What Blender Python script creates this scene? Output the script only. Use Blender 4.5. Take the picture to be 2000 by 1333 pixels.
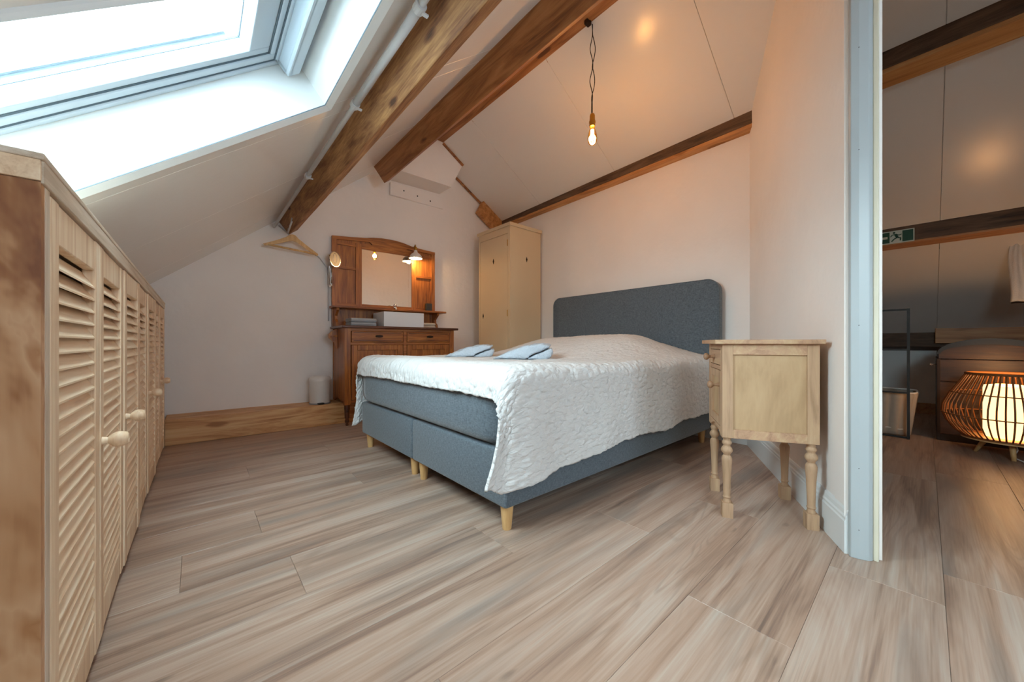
import bpy, bmesh, math, random
from mathutils import Vector, Matrix, noise
PI = math.pi
sc = bpy.context.scene
for o in list(bpy.data.objects): bpy.data.objects.remove(o)
COL = sc.collection
rnd = random.Random(7)

# ---------------------------------------------------------------- camera, world, exposure
YAW = math.atan(615 / 705.0)
cd = bpy.data.cameras.new('camera'); cam = bpy.data.objects.new('camera', cd); COL.objects.link(cam)
cam.location = (0, 0, 0.74); cam.rotation_euler = (PI / 2, 0, -YAW)
cd.sensor_width = 36; cd.lens = 36 * 705 / 2000.0; cd.shift_y = 3.5 / 2000; cd.clip_start = 0.02
sc.camera = cam
sc.view_settings.view_transform = 'Standard'; sc.view_settings.look = 'None'
sc.view_settings.gamma = 1; sc.view_settings.use_curve_mapping = False
sc.view_settings.exposure = 0.66
w = bpy.data.worlds.new('sky'); sc.world = w; w.use_nodes = True
bg = w.node_tree.nodes['Background']; bg.inputs[0].default_value = (0.78, 0.90, 1.0, 1); bg.inputs[1].default_value = 23.0
sc.cycles.max_bounces = 12; sc.cycles.diffuse_bounces = 8; sc.cycles.transparent_max_bounces = 12
sc.cycles.sample_clamp_indirect = 6.0; sc.cycles.caustics_reflective = False; sc.cycles.caustics_refractive = False

# roof planes:  left z = 1.398 + .81 x     right z = 4.2 - .615 x
KL, CL, KR, CR = 0.81, 1.398, 0.615, 4.2
def unit(*v): return Vector(v).normalized()
UL, NL = unit(1, 0, KL), unit(-KL, 0, 1)
UR, NR = unit(1, 0, -KR), unit(KR, 0, 1)
ML = Matrix(((UL.x, 0, NL.x, 0), (0, 1, 0, 0), (UL.z, 0, NL.z, CL), (0, 0, 0, 1)))
MR = Matrix(((UR.x, 0, NR.x, 0), (0, 1, 0, 0), (UR.z, 0, NR.z, CR), (0, 0, 0, 1)))
SL = math.hypot(1, KL); SR = math.hypot(1, KR)     # u per metre of x
XR = (CR - CL) / (KL + KR); ZR = CL + KL * XR      # ridge
def roofz(x): return min(CL + KL * x, CR - KR * x)

def lamp(name, kind, loc, power, color, **kw):
    d = bpy.data.lights.new(name, kind); d.energy = power; d.color = color
    for k, v in kw.items(): setattr(d, k, v)
    o = bpy.data.objects.new(name, d); COL.objects.link(o); o.location = loc
    return o
def portal(name, u, v, su, sv):
    o = lamp(name, 'AREA', (0, 0, 0), 1, (1, 1, 1), shape='RECTANGLE', size=su, size_y=sv)
    o.data.cycles.is_portal = True
    p = ML @ Vector((u, v, 0.36))
    o.matrix_world = Matrix.Translation(p) @ Matrix(((UL.x, 0, NL.x), (0, 1, 0), (UL.z, 0, NL.z))).to_4x4()
SKY = [(-0.62, 0.528, 0.897, 1.646), (-0.62, 0.528, -1.3, -0.55)]     # skylight openings (u0,u1,v0,v1) in the left slope; second is unseen, added for daylight
for i, (a, b, c, d) in enumerate(SKY): portal('skylight_portal', (a + b) / 2, (c + d) / 2, b - a, d - c)

o = lamp('added_hall_skylight_portal', 'AREA', (0, 0, 0), 1, (1, 1, 1), shape='RECTANGLE', size=.75, size_y=.55); o.data.cycles.is_portal = True  # portal of the hall skylight added out of view
o.matrix_world = Matrix.Translation(MR @ Vector((3.65 * SR, -1.45, .26))) @ Matrix(((UR.x, 0, NR.x), (0, 1, 0), (UR.z, 0, NR.z))).to_4x4()
o = lamp('added_rear_window_portal', 'AREA', (.72, -2.44, 1.5), 1, (1, 1, 1), shape='RECTANGLE', size=1.4, size_y=.95); o.rotation_euler = (PI / 2, 0, 0); o.data.cycles.is_portal = True  # portal of the added rear window
# ---------------------------------------------------------------- helpers
def C(h):
    h = h.lstrip('#'); v = [int(h[i:i + 2], 16) / 255 for i in (0, 2, 4)]
    return tuple((c / 12.92 if c <= .04045 else ((c + .055) / 1.055) ** 2.4) for c in v) + (1,)
MATS = {}
def newmat(name):
    m = bpy.data.materials.new(name); m.use_nodes = True; MATS[name] = m
    nt = m.node_tree; return m, nt, nt.nodes['Principled BSDF']
def plain(name, col, rough=.5, metal=0, noise_amt=.06, nscale=12, bump=0, bscale=60, spec=None, coat=0):
    m, nt, b = newmat(name); N = nt.nodes; L = nt.links
    tc = N.new('ShaderNodeTexCoord'); n = N.new('ShaderNodeTexNoise'); n.inputs['Scale'].default_value = nscale; n.inputs['Detail'].default_value = 5
    L.new(tc.outputs['Object'], n.inputs['Vector'])
    mx = N.new('ShaderNodeMix'); mx.data_type = 'RGBA'; c = C(col)
    mx.inputs[6].default_value = tuple(x * (1 - noise_amt * 1.6) for x in c[:3]) + (1,)
    mx.inputs[7].default_value = tuple(min(1, x * (1 + noise_amt)) for x in c[:3]) + (1,)
    L.new(n.outputs['Fac'], mx.inputs[0]); L.new(mx.outputs[2], b.inputs['Base Color'])
    b.inputs['Roughness'].default_value = rough; b.inputs['Metallic'].default_value = metal
    if spec is not None: b.inputs['Specular IOR Level'].default_value = spec
    if coat: b.inputs['Coat Weight'].default_value = coat
    if bump:
        n2 = N.new('ShaderNodeTexNoise'); n2.inputs['Scale'].default_value = bscale; n2.inputs['Detail'].default_value = 6
        L.new(tc.outputs['Object'], n2.inputs['Vector'])
        bp = N.new('ShaderNodeBump'); bp.inputs['Strength'].default_value = bump; bp.inputs['Distance'].default_value = .01
        L.new(n2.outputs['Fac'], bp.inputs['Height']); L.new(bp.outputs[0], b.inputs['Normal'])
    return m
def wood(name, stops, axis='X', scale=1.0, stretch=14, rough=.55, dist=1.2, bump=.08, knots=False, coat=0, fine=.25, island=False):
    """grain runs along `axis`; stops = list of (pos, hex)"""
    m, nt, b = newmat(name); N = nt.nodes; L = nt.links
    tc = N.new('ShaderNodeTexCoord'); oi = N.new('ShaderNodeObjectInfo')
    mul = N.new('ShaderNodeVectorMath'); mul.operation = 'SCALE'; mul.inputs[0].default_value = (31.7, 17.3, 23.9)
    L.new(oi.outputs['Random'], mul.inputs['Scale'])
    add = N.new('ShaderNodeVectorMath'); add.operation = 'ADD'
    L.new(tc.outputs['Object'], add.inputs[0]); L.new(mul.outputs[0], add.inputs[1])
    mp = N.new('ShaderNodeMapping'); s = [scale * stretch] * 3; s['XYZ'.index(axis)] = scale
    mp.inputs['Scale'].default_value = s; L.new(add.outputs[0], mp.inputs['Vector'])
    n1 = N.new('ShaderNodeTexNoise'); n1.inputs['Scale'].default_value = 1.0; n1.inputs['Detail'].default_value = 4; n1.inputs['Roughness'].default_value = .6; n1.inputs['Distortion'].default_value = dist
    L.new(mp.outputs[0], n1.inputs['Vector'])
    mp2 = N.new('ShaderNodeMapping'); s2 = [scale * stretch * 14] * 3; s2['XYZ'.index(axis)] = scale * 5
    mp2.inputs['Scale'].default_value = s2; L.new(add.outputs[0], mp2.inputs['Vector'])
    n2 = N.new('ShaderNodeTexNoise'); n2.inputs['Scale'].default_value = 1.0; n2.inputs['Detail'].default_value = 3
    L.new(mp2.outputs[0], n2.inputs['Vector'])
    mix = N.new('ShaderNodeMath'); mix.operation = 'MULTIPLY_ADD'
    L.new(n2.outputs['Fac'], mix.inputs[0]); mix.inputs[1].default_value = fine
    sub = N.new('ShaderNodeMath'); sub.operation = 'SUBTRACT'; L.new(n1.outputs['Fac'], sub.inputs[0]); sub.inputs[1].default_value = fine / 2
    L.new(sub.outputs[0], mix.inputs[2])
    fac = mix.outputs[0]
    if knots:
        mpk = N.new('ShaderNodeMapping'); sk = [scale * 5.0] * 3; sk['XYZ'.index(axis)] = scale * 1.6
        mpk.inputs['Scale'].default_value = sk; L.new(add.outputs[0], mpk.inputs['Vector'])
        vo = N.new('ShaderNodeTexVoronoi'); vo.inputs['Scale'].default_value = 1.0; L.new(mpk.outputs[0], vo.inputs['Vector'])
        mr = N.new('ShaderNodeMapRange'); mr.inputs['From Min'].default_value = .05; mr.inputs['From Max'].default_value = .17
        mr.inputs['To Min'].default_value = .45; mr.inputs['To Max'].default_value = 0
        L.new(vo.outputs['Distance'], mr.inputs['Value'])
        s3 = N.new('ShaderNodeMath'); s3.operation = 'SUBTRACT'; L.new(fac, s3.inputs[0]); L.new(mr.outputs[0], s3.inputs[1]); fac = s3.outputs[0]
    cr = N.new('ShaderNodeValToRGB'); L.new(fac, cr.inputs[0])
    els = cr.color_ramp.elements
    els[0].position, els[0].color = stops[0][0], C(stops[0][1]); els[1].position, els[1].color = stops[-1][0], C(stops[-1][1])
    for p, c in stops[1:-1]:
        e = els.new(p); e.color = C(c)
    L.new(cr.outputs[0], b.inputs['Base Color']); b.inputs['Roughness'].default_value = rough
    if coat: b.inputs['Coat Weight'].default_value = coat; b.inputs['Coat Roughness'].default_value = .25
    bp = N.new('ShaderNodeBump'); bp.inputs['Strength'].default_value = bump; bp.inputs['Distance'].default_value = .004
    L.new(mix.outputs[0], bp.inputs['Height']); L.new(bp.outputs[0], b.inputs['Normal'])
    return m
def emis(name, col, strength):
    m, nt, b = newmat(name)
    b.inputs['Base Color'].default_value = C(col); b.inputs['Emission Color'].default_value = C(col); b.inputs['Emission Strength'].default_value = strength
    return m
def glassy(name, tint, gloss=.06):
    m, nt, b = newmat(name); N = nt.nodes; L = nt.links
    N.remove(b); out = [n for n in N if n.type == 'OUTPUT_MATERIAL'][0]
    t = N.new('ShaderNodeBsdfTransparent'); t.inputs[0].default_value = C(tint)
    g = N.new('ShaderNodeBsdfGlossy'); g.inputs['Roughness'].default_value = .02
    lw = N.new('ShaderNodeLayerWeight'); lw.inputs[0].default_value = .25
    ma = N.new('ShaderNodeMath'); ma.operation = 'MULTIPLY_ADD'; ma.inputs[1].default_value = .5; ma.inputs[2].default_value = gloss; L.new(lw.outputs['Fresnel'], ma.inputs[0])
    mx = N.new('ShaderNodeMixShader'); L.new(ma.outputs[0], mx.inputs[0]); L.new(t.outputs[0], mx.inputs[1]); L.new(g.outputs[0], mx.inputs[2])
    L.new(mx.outputs[0], out.inputs[0]); return m

def bm_obj(name, bm, mat, parent=None, smooth=False, bevel=0, M=None, seg=2):
    if M is not None: bmesh.ops.transform(bm, matrix=M, verts=bm.verts)
    bmesh.ops.recalc_face_normals(bm, faces=bm.faces)
    me = bpy.data.meshes.new(name); bm.to_mesh(me); bm.free()
    if smooth:
        for p in me.polygons: p.use_smooth = True
    if mat: me.materials.append(mat)
    o = bpy.data.objects.new(name, me); COL.objects.link(o)
    if parent: o.parent = parent
    if bevel:
        md = o.modifiers.new('bevel', 'BEVEL'); md.width = bevel; md.segments = seg; md.limit_method = 'ANGLE'
    return o
def box(bm, x0, x1, y0, y1, z0, z1, M=None):
    vs = [bm.verts.new(p) for p in ((x0, y0, z0), (x1, y0, z0), (x1, y1, z0), (x0, y1, z0), (x0, y0, z1), (x1, y0, z1), (x1, y1, z1), (x0, y1, z1))]
    if M is not None:
        for v in vs: v.co = M @ v.co
    for f in ((3, 2, 1, 0), (4, 5, 6, 7), (0, 1, 5, 4), (1, 2, 6, 5), (2, 3, 7, 6), (3, 0, 4, 7)): bm.faces.new([vs[i] for i in f])
    return vs
def Bx(name, mat, parent, *a, bevel=0, M=None, smooth=False):
    bm = bmesh.new(); box(bm, *a); return bm_obj(name, bm, mat, parent, bevel=bevel, M=M, smooth=smooth)
def Bxs(name, mat, parent, boxes, bevel=0, M=None):
    bm = bmesh.new()
    for a in boxes: box(bm, *a)
    return bm_obj(name, bm, mat, parent, bevel=bevel, M=M)
def prism(bm, pts, lo, hi, axis='Y', M=None):
    def mk(p, h):
        a, b = p
        v = {'Y': (a, h, b), 'X': (h, a, b), 'Z': (a, b, h)}[axis]
        return bm.verts.new(v)
    A = [mk(p, lo) for p in pts]; B = [mk(p, hi) for p in pts]
    bm.faces.new(A); bm.faces.new(B[::-1]); n = len(pts)
    for i in range(n): bm.faces.new((A[i], A[(i + 1) % n], B[(i + 1) % n], B[i]))
def Pr(name, mat, parent, pts, lo, hi, axis='Y', bevel=0, M=None, smooth=False):
    bm = bmesh.new(); prism(bm, pts, lo, hi, axis); return bm_obj(name, bm, mat, parent, bevel=bevel, M=M, smooth=smooth)
def lathe(bm, prof, seg=20, c=(0, 0, 0), M=None, caps=True):
    rings = []
    for r, z in prof:
        ring = []
        for k in range(seg):
            a = 2 * PI * k / seg; p = Vector((r * math.cos(a), r * math.sin(a), z))
            if M is not None: p = M @ p
            ring.append(bm.verts.new(p + Vector(c)))
        rings.append(ring)
    for A, B in zip(rings, rings[1:]):
        for k in range(seg): bm.faces.new((A[k], A[(k + 1) % seg], B[(k + 1) % seg], B[k]))
    if caps:
        bm.faces.new(rings[0][::-1]); bm.faces.new(rings[-1])
def La(name, mat, parent, prof, seg=20, c=(0, 0, 0), M=None, caps=True, bevel=0):
    bm = bmesh.new(); lathe(bm, prof, seg, c, M, caps)
    o = bm_obj(name, bm, mat, parent, smooth=True)
    md = o.modifiers.new('split', 'EDGE_SPLIT'); md.split_angle = math.radians(50)
    return o
def tube(bm, pts, r, seg=8, closed=False):
    P = [Vector(p) for p in pts]; n = len(P); rings = []
    up = Vector((0, 0, 1))
    prev = None
    for i, p in enumerate(P):
        t = (P[(i + 1) % n] - P[i - 1]) if closed else (P[min(i + 1, n - 1)] - P[max(i - 1, 0)])
        t.normalize()
        if prev is None:
            a = t.cross(up) if abs(t.z) < .95 else t.cross(Vector((1, 0, 0)))
        else:
            a = prev - t * prev.dot(t)
        a.normalize(); prev = a; b = t.cross(a)
        rr = r[i] if isinstance(r, (list, tuple)) else r
        rings.append([bm.verts.new(p + a * rr * math.cos(2 * PI * k / seg) + b * rr * math.sin(2 * PI * k / seg)) for k in range(seg)])
    for i in range(n if closed else n - 1):
        A, B = rings[i], rings[(i + 1) % n]
        for k in range(seg): bm.faces.new((A[k], A[(k + 1) % seg], B[(k + 1) % seg], B[k]))
    if not closed: bm.faces.new(rings[0][::-1]); bm.faces.new(rings[-1])
def Tu(name, mat, parent, pts, r, seg=8, closed=False, M=None):
    bm = bmesh.new(); tube(bm, pts, r, seg, closed); return bm_obj(name, bm, mat, parent, smooth=True, M=M)
def thing(name, label, cat, loc=(0, 0, 0), rz=0, group=None):
    o = bpy.data.objects.new(name, None); COL.objects.link(o); o.location = loc; o.rotation_euler = (0, 0, rz)
    o.empty_display_size = .1
    return tag(o, label, cat, group)
def tag(o, label, cat, group=None):
    o['label'] = label; o['category'] = cat
    if group: o['group'] = group
    return o
def struct(o): o['kind'] = 'structure'; return o
def empty_struct(name, loc=(0, 0, 0), rz=0):
    o = bpy.data.objects.new(name, None); COL.objects.link(o); o.location = loc; o.rotation_euler = (0, 0, rz); return struct(o)
def copyo(o, parent=None, loc=None, rot=None):
    c = o.copy(); COL.objects.link(c); c.parent = parent if parent else o.parent
    if loc is not None: c.location = loc
    if rot is not None: c.rotation_euler = rot
    return c
RX = lambda a: Matrix.Rotation(a, 4, 'X'); RY = lambda a: Matrix.Rotation(a, 4, 'Y'); RZ = lambda a: Matrix.Rotation(a, 4, 'Z')
T = lambda x, y, z: Matrix.Translation((x, y, z))
def sstep(a, b, x):
    t = max(0, min(1, (x - a) / (b - a))); return t * t * (3 - 2 * t)

# ---------------------------------------------------------------- materials
plaster = plain('white plaster', '#f1ece8', .85, noise_amt=.05, nscale=2.2, bump=.35, bscale=16)
gypsum = plain('white ceiling panel', '#edebe8', .24, noise_amt=.02, nscale=1.5, bump=.04, bscale=30)
paint = plain('white gloss paint', '#e4e8e9', .35, noise_amt=.03, nscale=5); casingpaint = plain('blue white gloss paint', '#adb5b8', .35, noise_amt=.04, nscale=5)
jambpaint = plain('cream paint', '#d8d2bd', .4)
pvc = plain('shade toned window plastic', '#b9c6d1', .3, noise_amt=.01)  # blue-grey of the backlit frame is put into the white plastic's colour
seal = plain('dark rubber seal', '#4c5a68', .6); plain('window seal', '#5f6e7a', .6); plain('black flashing', '#14181d', .9, noise_amt=0, spec=0)
def floormat():
    m = wood('pale oak laminate', [(.20, '#675850'), (.36, '#8e7465'), (.47, '#a68b79'), (.58, '#b29a8a'), (.76, '#beb0a3')], 'X', .8, 15, .36, 1.0, .10, fine=.34)
    nt = m.node_tree; N = nt.nodes; L = nt.links; b = N['Principled BSDF']
    base = b.inputs['Base Color'].links[0].from_socket
    add = [n for n in N if n.type == 'VECT_MATH' and n.operation == 'ADD'][0]
    def ns_(scl, d=3, dist=0):
        mp = N.new('ShaderNodeMapping'); mp.inputs['Scale'].default_value = scl; L.new(add.outputs[0], mp.inputs['Vector'])
        n = N.new('ShaderNodeTexNoise'); n.inputs['Scale'].default_value = 1; n.inputs['Detail'].default_value = d; n.inputs['Distortion'].default_value = dist; L.new(mp.outputs[0], n.inputs['Vector']); return n.outputs['Fac']
    def mr(x, a_, b_, c_=0, d_=1):
        r = N.new('ShaderNodeMapRange'); r.inputs['From Min'].default_value = a_; r.inputs['From Max'].default_value = b_; r.inputs['To Min'].default_value = c_; r.inputs['To Max'].default_value = d_; L.new(x, r.inputs['Value']); return r.outputs[0]
    def mixc(fac, A, col, mode='MIX'):
        x = N.new('ShaderNodeMix'); x.data_type = 'RGBA'; x.blend_type = mode; L.new(fac, x.inputs[0]); L.new(A, x.inputs[6]); x.inputs[7].default_value = C(col); return x.outputs[2]
    c1 = mixc(mr(ns_((.9, 7, 7), 4, .8), .50, .72, 0, .75), base, '#827a74')       # grey streaks
    c2 = mixc(mr(ns_((.7, 4.5, 4.5), 3, .6), .52, .75, 0, .6), c1, '#a98873')      # pink streaks
    rn = ns_((.55, 6, 6), 2, .5)
    mu = N.new('ShaderNodeMath'); mu.operation = 'MULTIPLY'; mu.inputs[1].default_value = 150; L.new(rn, mu.inputs[0])
    si = N.new('ShaderNodeMath'); si.operation = 'SINE'; L.new(mu.outputs[0], si.inputs[0])
    mk = mr(ns_((1.1, 3, 3), 2), .5, .62, 0, 1)
    m2 = N.new('ShaderNodeMath'); m2.operation = 'MULTIPLY'; L.new(mr(si.outputs[0], .2, 1, 0, .28), m2.inputs[0]); L.new(mk, m2.inputs[1])
    c3 = mixc(m2.outputs[0], c2, '#7d6a5d')                                          # cathedral figure
    c4 = mixc(mr(ns_((5.5, 16, 16), 2), .74, .80, 0, .7), c3, '#6b5c52')             # little knots
    L.new(c4, b.inputs['Base Color']); return m
floor_oak = floormat()
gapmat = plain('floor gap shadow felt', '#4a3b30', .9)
pine = wood('pale pine', [(.3, '#cba784'), (.45, '#e0c3a2'), (.6, '#ecd6b8'), (.75, '#f2e2ca')], 'Z', 1.5, 16, .5, .8, .06)
pineY = wood('pale pine along', [(.3, '#d0ae8b'), (.45, '#e6caa9'), (.6, '#f0dabc'), (.75, '#f6e6ce')], 'Y', 1.5, 16, .5, .8, .06)
pinetop = wood('skylit pine trim', [(.3, '#b5a28c'), (.5, '#cdbda9'), (.7, '#dcd1c2')], 'Y', 2, 22, .55, .6, .2)  # the skylight's pale wash is put into the pine colour
pinepost = wood('pale grey pine post', [(.3, '#b5a28c'), (.5, '#cdbda9'), (.7, '#dcd1c2')], 'Z', 2, 22, .55, .6, .1)  # same pale grey tones as the trim, grain upright
pineply = wood('figured pine plywood', [(.36, '#7c4824'), (.44, '#9a673e'), (.49, '#b98b62'), (.56, '#c79d76'), (.62, '#a9764b'), (.68, '#c9a27c')], 'Z', 1.3, 4, .45, 1.8, .03, fine=.08)
pinestep = wood('pine step board', [(.3, '#9c6536'), (.42, '#c08a55'), (.55, '#d3a470'), (.75, '#dfb787')], 'X', 1.2, 12, .5, 2.2, .05, knots=True, fine=.12)
oldbeam = wood('old rough brown beam', [(.15, '#4f3322'), (.38, '#84593a'), (.52, '#9d7149'), (.66, '#b38657'), (.85, '#c69f70')], 'Y', 2.0, 7, .7, 1.3, .4, knots=True, fine=.5)
pinebeam = wood('brown pine beam', [(.25, '#5c351c'), (.4, '#8e5a30'), (.55, '#a97141'), (.75, '#ba8552')], 'Y', 1.3, 11, .5, 1.3, .12, knots=True, fine=.2)
darkbeam = wood('dark brown beam', [(.25, '#2b1d15'), (.45, '#56402f'), (.65, '#6f5540'), (.8, '#7c6049')], 'Y', 2.0, 9, .65, 1.4, .3, fine=.4)
orangepine = wood('orange pine batten', [(.3, '#96602f'), (.5, '#c38850'), (.75, '#d8a56c')], 'Y', 1.3, 12, .45, 1.2, .08, knots=True)
dresserV = wood('brown oak upright', [(.3, '#6d3a18'), (.45, '#965826'), (.6, '#b06d30'), (.8, '#c27f3e')], 'Z', 2.2, 14, .42, 1.4, .1, coat=.2)
dresserH = wood('brown oak level', [(.3, '#6d3a18'), (.45, '#965826'), (.6, '#b06d30'), (.8, '#c27f3e')], 'X', 2.2, 14, .42, 1.4, .1, coat=.2)
dresserD = wood('dark oak', [(.3, '#33180b'), (.5, '#552b14'), (.8, '#6d3b1c')], 'X', 2.2, 14, .35, 1.4, .1, coat=.2)
stripped = wood('stripped pale wood', [(.3, '#a08062'), (.45, '#b29072'), (.6, '#bb9a79'), (.8, '#c6a889')], 'Z', 2.0, 9, .7, 1.2, .12)
strippedX = wood('stripped pale wood level', [(.3, '#a07b60'), (.45, '#b69072'), (.6, '#be9d7a'), (.8, '#ccac90')], 'X', 2.0, 9, .7, 1.2, .12)
strippedP = wood('pale wood side panel', [(.3, '#aa8a66'), (.5, '#b79772'), (.8, '#c2a37e')], 'Z', 3.0, 2.5, .7, 1.2, .06, fine=.25)
knobw = plain('worn brown knob wood', '#a07a5c', .5, noise_amt=.1)
legwood = wood('birch leg', [(.3, '#c79a62'), (.6, '#dab47d'), (.8, '#e5c592')], 'Z', 3, 12, .4, .8, .04)
cream = plain('cream painted wood', '#d9c3a0', .5, noise_amt=.04, nscale=3)
blackm = plain('black metal', '#15130f', .45, 0)
chrome = plain('chrome', '#d8d8d8', .12, 1, noise_amt=0)
brass = plain('brass', '#b98a3c', .3, 1, noise_amt=.05)
ceramic = plain('white ceramic', '#e8ebee', .15, noise_amt=.01)
whitemetal = plain('white enamel', '#e2e0dc', .35, noise_amt=.02)
pipegrey = plain('pale grey pipe', '#c9cbcd', .4)
darkiron = plain('dark iron', '#33241a', .5, .6)
mirror = plain('mirror glass', '#f2f2f0', .01, 1, noise_amt=0)
clothwhite = plain('white cloth', '#e6e3de', .9, bump=.3, bscale=90)

def fabric(name, c1, c2, scale=500, bump=.25):
    m, nt, b = newmat(name); N = nt.nodes; L = nt.links
    tc = N.new('ShaderNodeTexCoord'); mp = N.new('ShaderNodeMapping'); L.new(tc.outputs['Object'], mp.inputs[0])
    mp.inputs['Scale'].default_value = (1, 1, 6)
    mpb = N.new('ShaderNodeMapping'); L.new(tc.outputs['Object'], mpb.inputs[0]); mpb.inputs['Scale'].default_value = (6, 6, 1)
    n = N.new('ShaderNodeTexNoise'); n.inputs['Scale'].default_value = 60; n.inputs['Detail'].default_value = 6; L.new(mp.outputs[0], n.inputs['Vector'])
    n2 = N.new('ShaderNodeTexNoise'); n2.inputs['Scale'].default_value = 60; n2.inputs['Detail'].default_value = 6; L.new(mpb.outputs[0], n2.inputs['Vector'])
    av = N.new('ShaderNodeMath'); av.operation = 'ADD'; L.new(n.outputs[0], av.inputs[0]); L.new(n2.outputs[0], av.inputs[1])
    cr = N.new('ShaderNodeValToRGB'); hf = N.new('ShaderNodeMath'); hf.operation = 'MULTIPLY'; hf.inputs[1].default_value = .5
    L.new(av.outputs[0], hf.inputs[0]); L.new(hf.outputs[0], cr.inputs[0])
    cr.color_ramp.elements[0].position = .38; cr.color_ramp.elements[1].position = .62
    cr.color_ramp.elements[0].color = C(c1); cr.color_ramp.elements[1].color = C(c2)
    L.new(cr.outputs[0], b.inputs['Base Color']); b.inputs['Roughness'].default_value = .9
    b.inputs['Sheen Weight'].default_value = .25
    bp = N.new('ShaderNodeBump'); bp.inputs['Strength'].default_value = bump; bp.inputs['Distance'].default_value = .003
    L.new(hf.outputs[0], bp.inputs['Height']); L.new(bp.outputs[0], b.inputs['Normal'])
    return m
greyfab = fabric('blue grey woven fabric', '#434d55', '#67727b')
def duvetmat():
    m, nt, b = newmat('white seersucker cotton'); N = nt.nodes; L = nt.links
    uv = N.new('ShaderNodeTexCoord'); b.inputs['Base Color'].default_value = C('#d9d9d8'); b.inputs['Roughness'].default_value = .85
    n = N.new('ShaderNodeTexNoise'); n.inputs['Scale'].default_value = 26; n.inputs['Detail'].default_value = 3; n.inputs['Distortion'].default_value = .6
    mp = N.new('ShaderNodeMapping'); mp.inputs['Scale'].default_value = (1.0, 2.2, 1); L.new(uv.outputs['UV'], mp.inputs[0]); L.new(mp.outputs[0], n.inputs['Vector'])
    v = N.new('ShaderNodeTexVoronoi'); v.inputs['Scale'].default_value = 34; v.feature = 'SMOOTH_F1'; L.new(uv.outputs['UV'], v.inputs['Vector'])
    a = N.new('ShaderNodeMath'); a.operation = 'MULTIPLY_ADD'; a.inputs[1].default_value = .6; L.new(v.outputs['Distance'], a.inputs[0]); L.new(n.outputs['Fac'], a.inputs[2])
    bp = N.new('ShaderNodeBump'); bp.inputs['Strength'].default_value = .9; bp.inputs['Distance'].default_value = .012
    L.new(a.outputs[0], bp.inputs['Height']); L.new(bp.outputs[0], b.inputs['Normal']); return m
duvet_m = duvetmat()
towelblue = plain('pale blue towelling', '#bfc8d2', .95, bump=.9, bscale=90, nscale=20)
towelgrey = plain('grey towelling', '#a9adb2', .95, bump=.6, bscale=260)
towelcream = plain('cream towelling', '#d9cdbb', .95, bump=.6, bscale=260)

# ================================================================= SETTING
# ---- floor: planks run along X, rows .2475 m wide
fl = struct(Bx('floor', gapmat, None, -1.05, 5.8, -2.35, 3.95, -.03, -.0085))
ROW, Y0 = .2475, .211
joint = {0: 1.083, 1: 1.78, 2: 1.325, 3: .84, 4: .243, 5: -.039, -1: 1.584, -2: 1.80}    # joint seen in each row (row k spans Y0+k*ROW..)
PL = 1.38
pm = {}
def plank_mesh(l):
    key = round(l, 3)
    if key not in pm:
        bm = bmesh.new(); g, c = .0003, .0009; hw = ROW / 2
        x0, x1, y0, y1 = g, l - g, -hw + g, hw - g
        top = [bm.verts.new(p) for p in ((x0 + c, y0 + c, 0), (x1 - c, y0 + c, 0), (x1 - c, y1 - c, 0), (x0 + c, y1 - c, 0))]
        mid = [bm.verts.new(p) for p in ((x0, y0, -c), (x1, y0, -c), (x1, y1, -c), (x0, y1, -c))]
        bot = [bm.verts.new(p) for p in ((x0, y0, -.008), (x1, y0, -.008), (x1, y1, -.008), (x0, y1, -.008))]
        bm.faces.new(top)
        for A, B in ((mid, top), (bot, mid)):
            for k in range(4): bm.faces.new((A[k], A[(k + 1) % 4], B[(k + 1) % 4], B[k]))
        bm.faces.new(bot[::-1])
        me = bpy.data.meshes.new('plank'); bm.to_mesh(me); bm.free(); me.materials.append(floor_oak); pm[key] = me
    return pm[key]
for k in range(-10, 15):
    yc = Y0 + (k + .5) * ROW
    j = joint.get(k, (k * .47 + .13) % PL)
    lim0 = -.9 if yc < .8 else -.21
    lim1 = 5.75
    x = j - PL * math.ceil((j - lim0) / PL)
    while x < lim1:
        a, b = max(x, lim0), min(x + PL, lim1)
        if b - a > .03:
            o = bpy.data.objects.new('plank', plank_mesh(b - a)); COL.objects.link(o); o.parent = fl; o.location = (a, yc, 0)
        x += PL

# ---- gable wall behind dresser (slightly out of square)
GA = -.033
def gy(x): return 3.823 - .033 * (x - .289)
pts = [(-1.1, -.03), (6.1, -.03), (6.1, CR - KR * 6.1 + .06), (XR, ZR + .08), (-1.1, CL - KL * 1.1 + .06)]
bm = bmesh.new(); prism(bm, pts, 0, .15)
for v in bm.verts: v.co.y += gy(v.co.x)
wall_back = struct(bm_obj('wall_back', bm, plaster))
# headboard wall
bm = bmesh.new()
def hx(y): return 3.007 + .0244 * (y - .856)
prism(bm, [(0, -.03), (.1, -.03), (.1, 2.37), (0, 2.37)], .80, 3.74)
for v in bm.verts: v.co.x += hx(v.co.y)
wall_right = struct(bm_obj('wall_right', bm, plaster))
# oblique partition:  local x from the door post to the corner, local -y = hall side
PO, PA = (1.708, .186), math.atan2(.67, 1.299)
MP = T(PO[0], PO[1], 0) @ RZ(PA)
def zp(s): return roofz(PO[0] + s * math.cos(PA)) + .03
sr = (XR - PO[0]) / math.cos(PA)
wall_part = struct(Pr('wall_front', plaster, None, [(.0, -.03), (1.50, -.03), (1.50, zp(1.5)), (sr, zp(sr)), (.0, zp(0))], -.10, -.018, 'Y', M=MP))
Pr('wall_patch', plaster, wall_part, [(.0, 0), (.115, 0), (.115, zp(.115) - .03), (.0, zp(0) - .03)], -.018, -.014, 'Y', M=MP)
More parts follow.
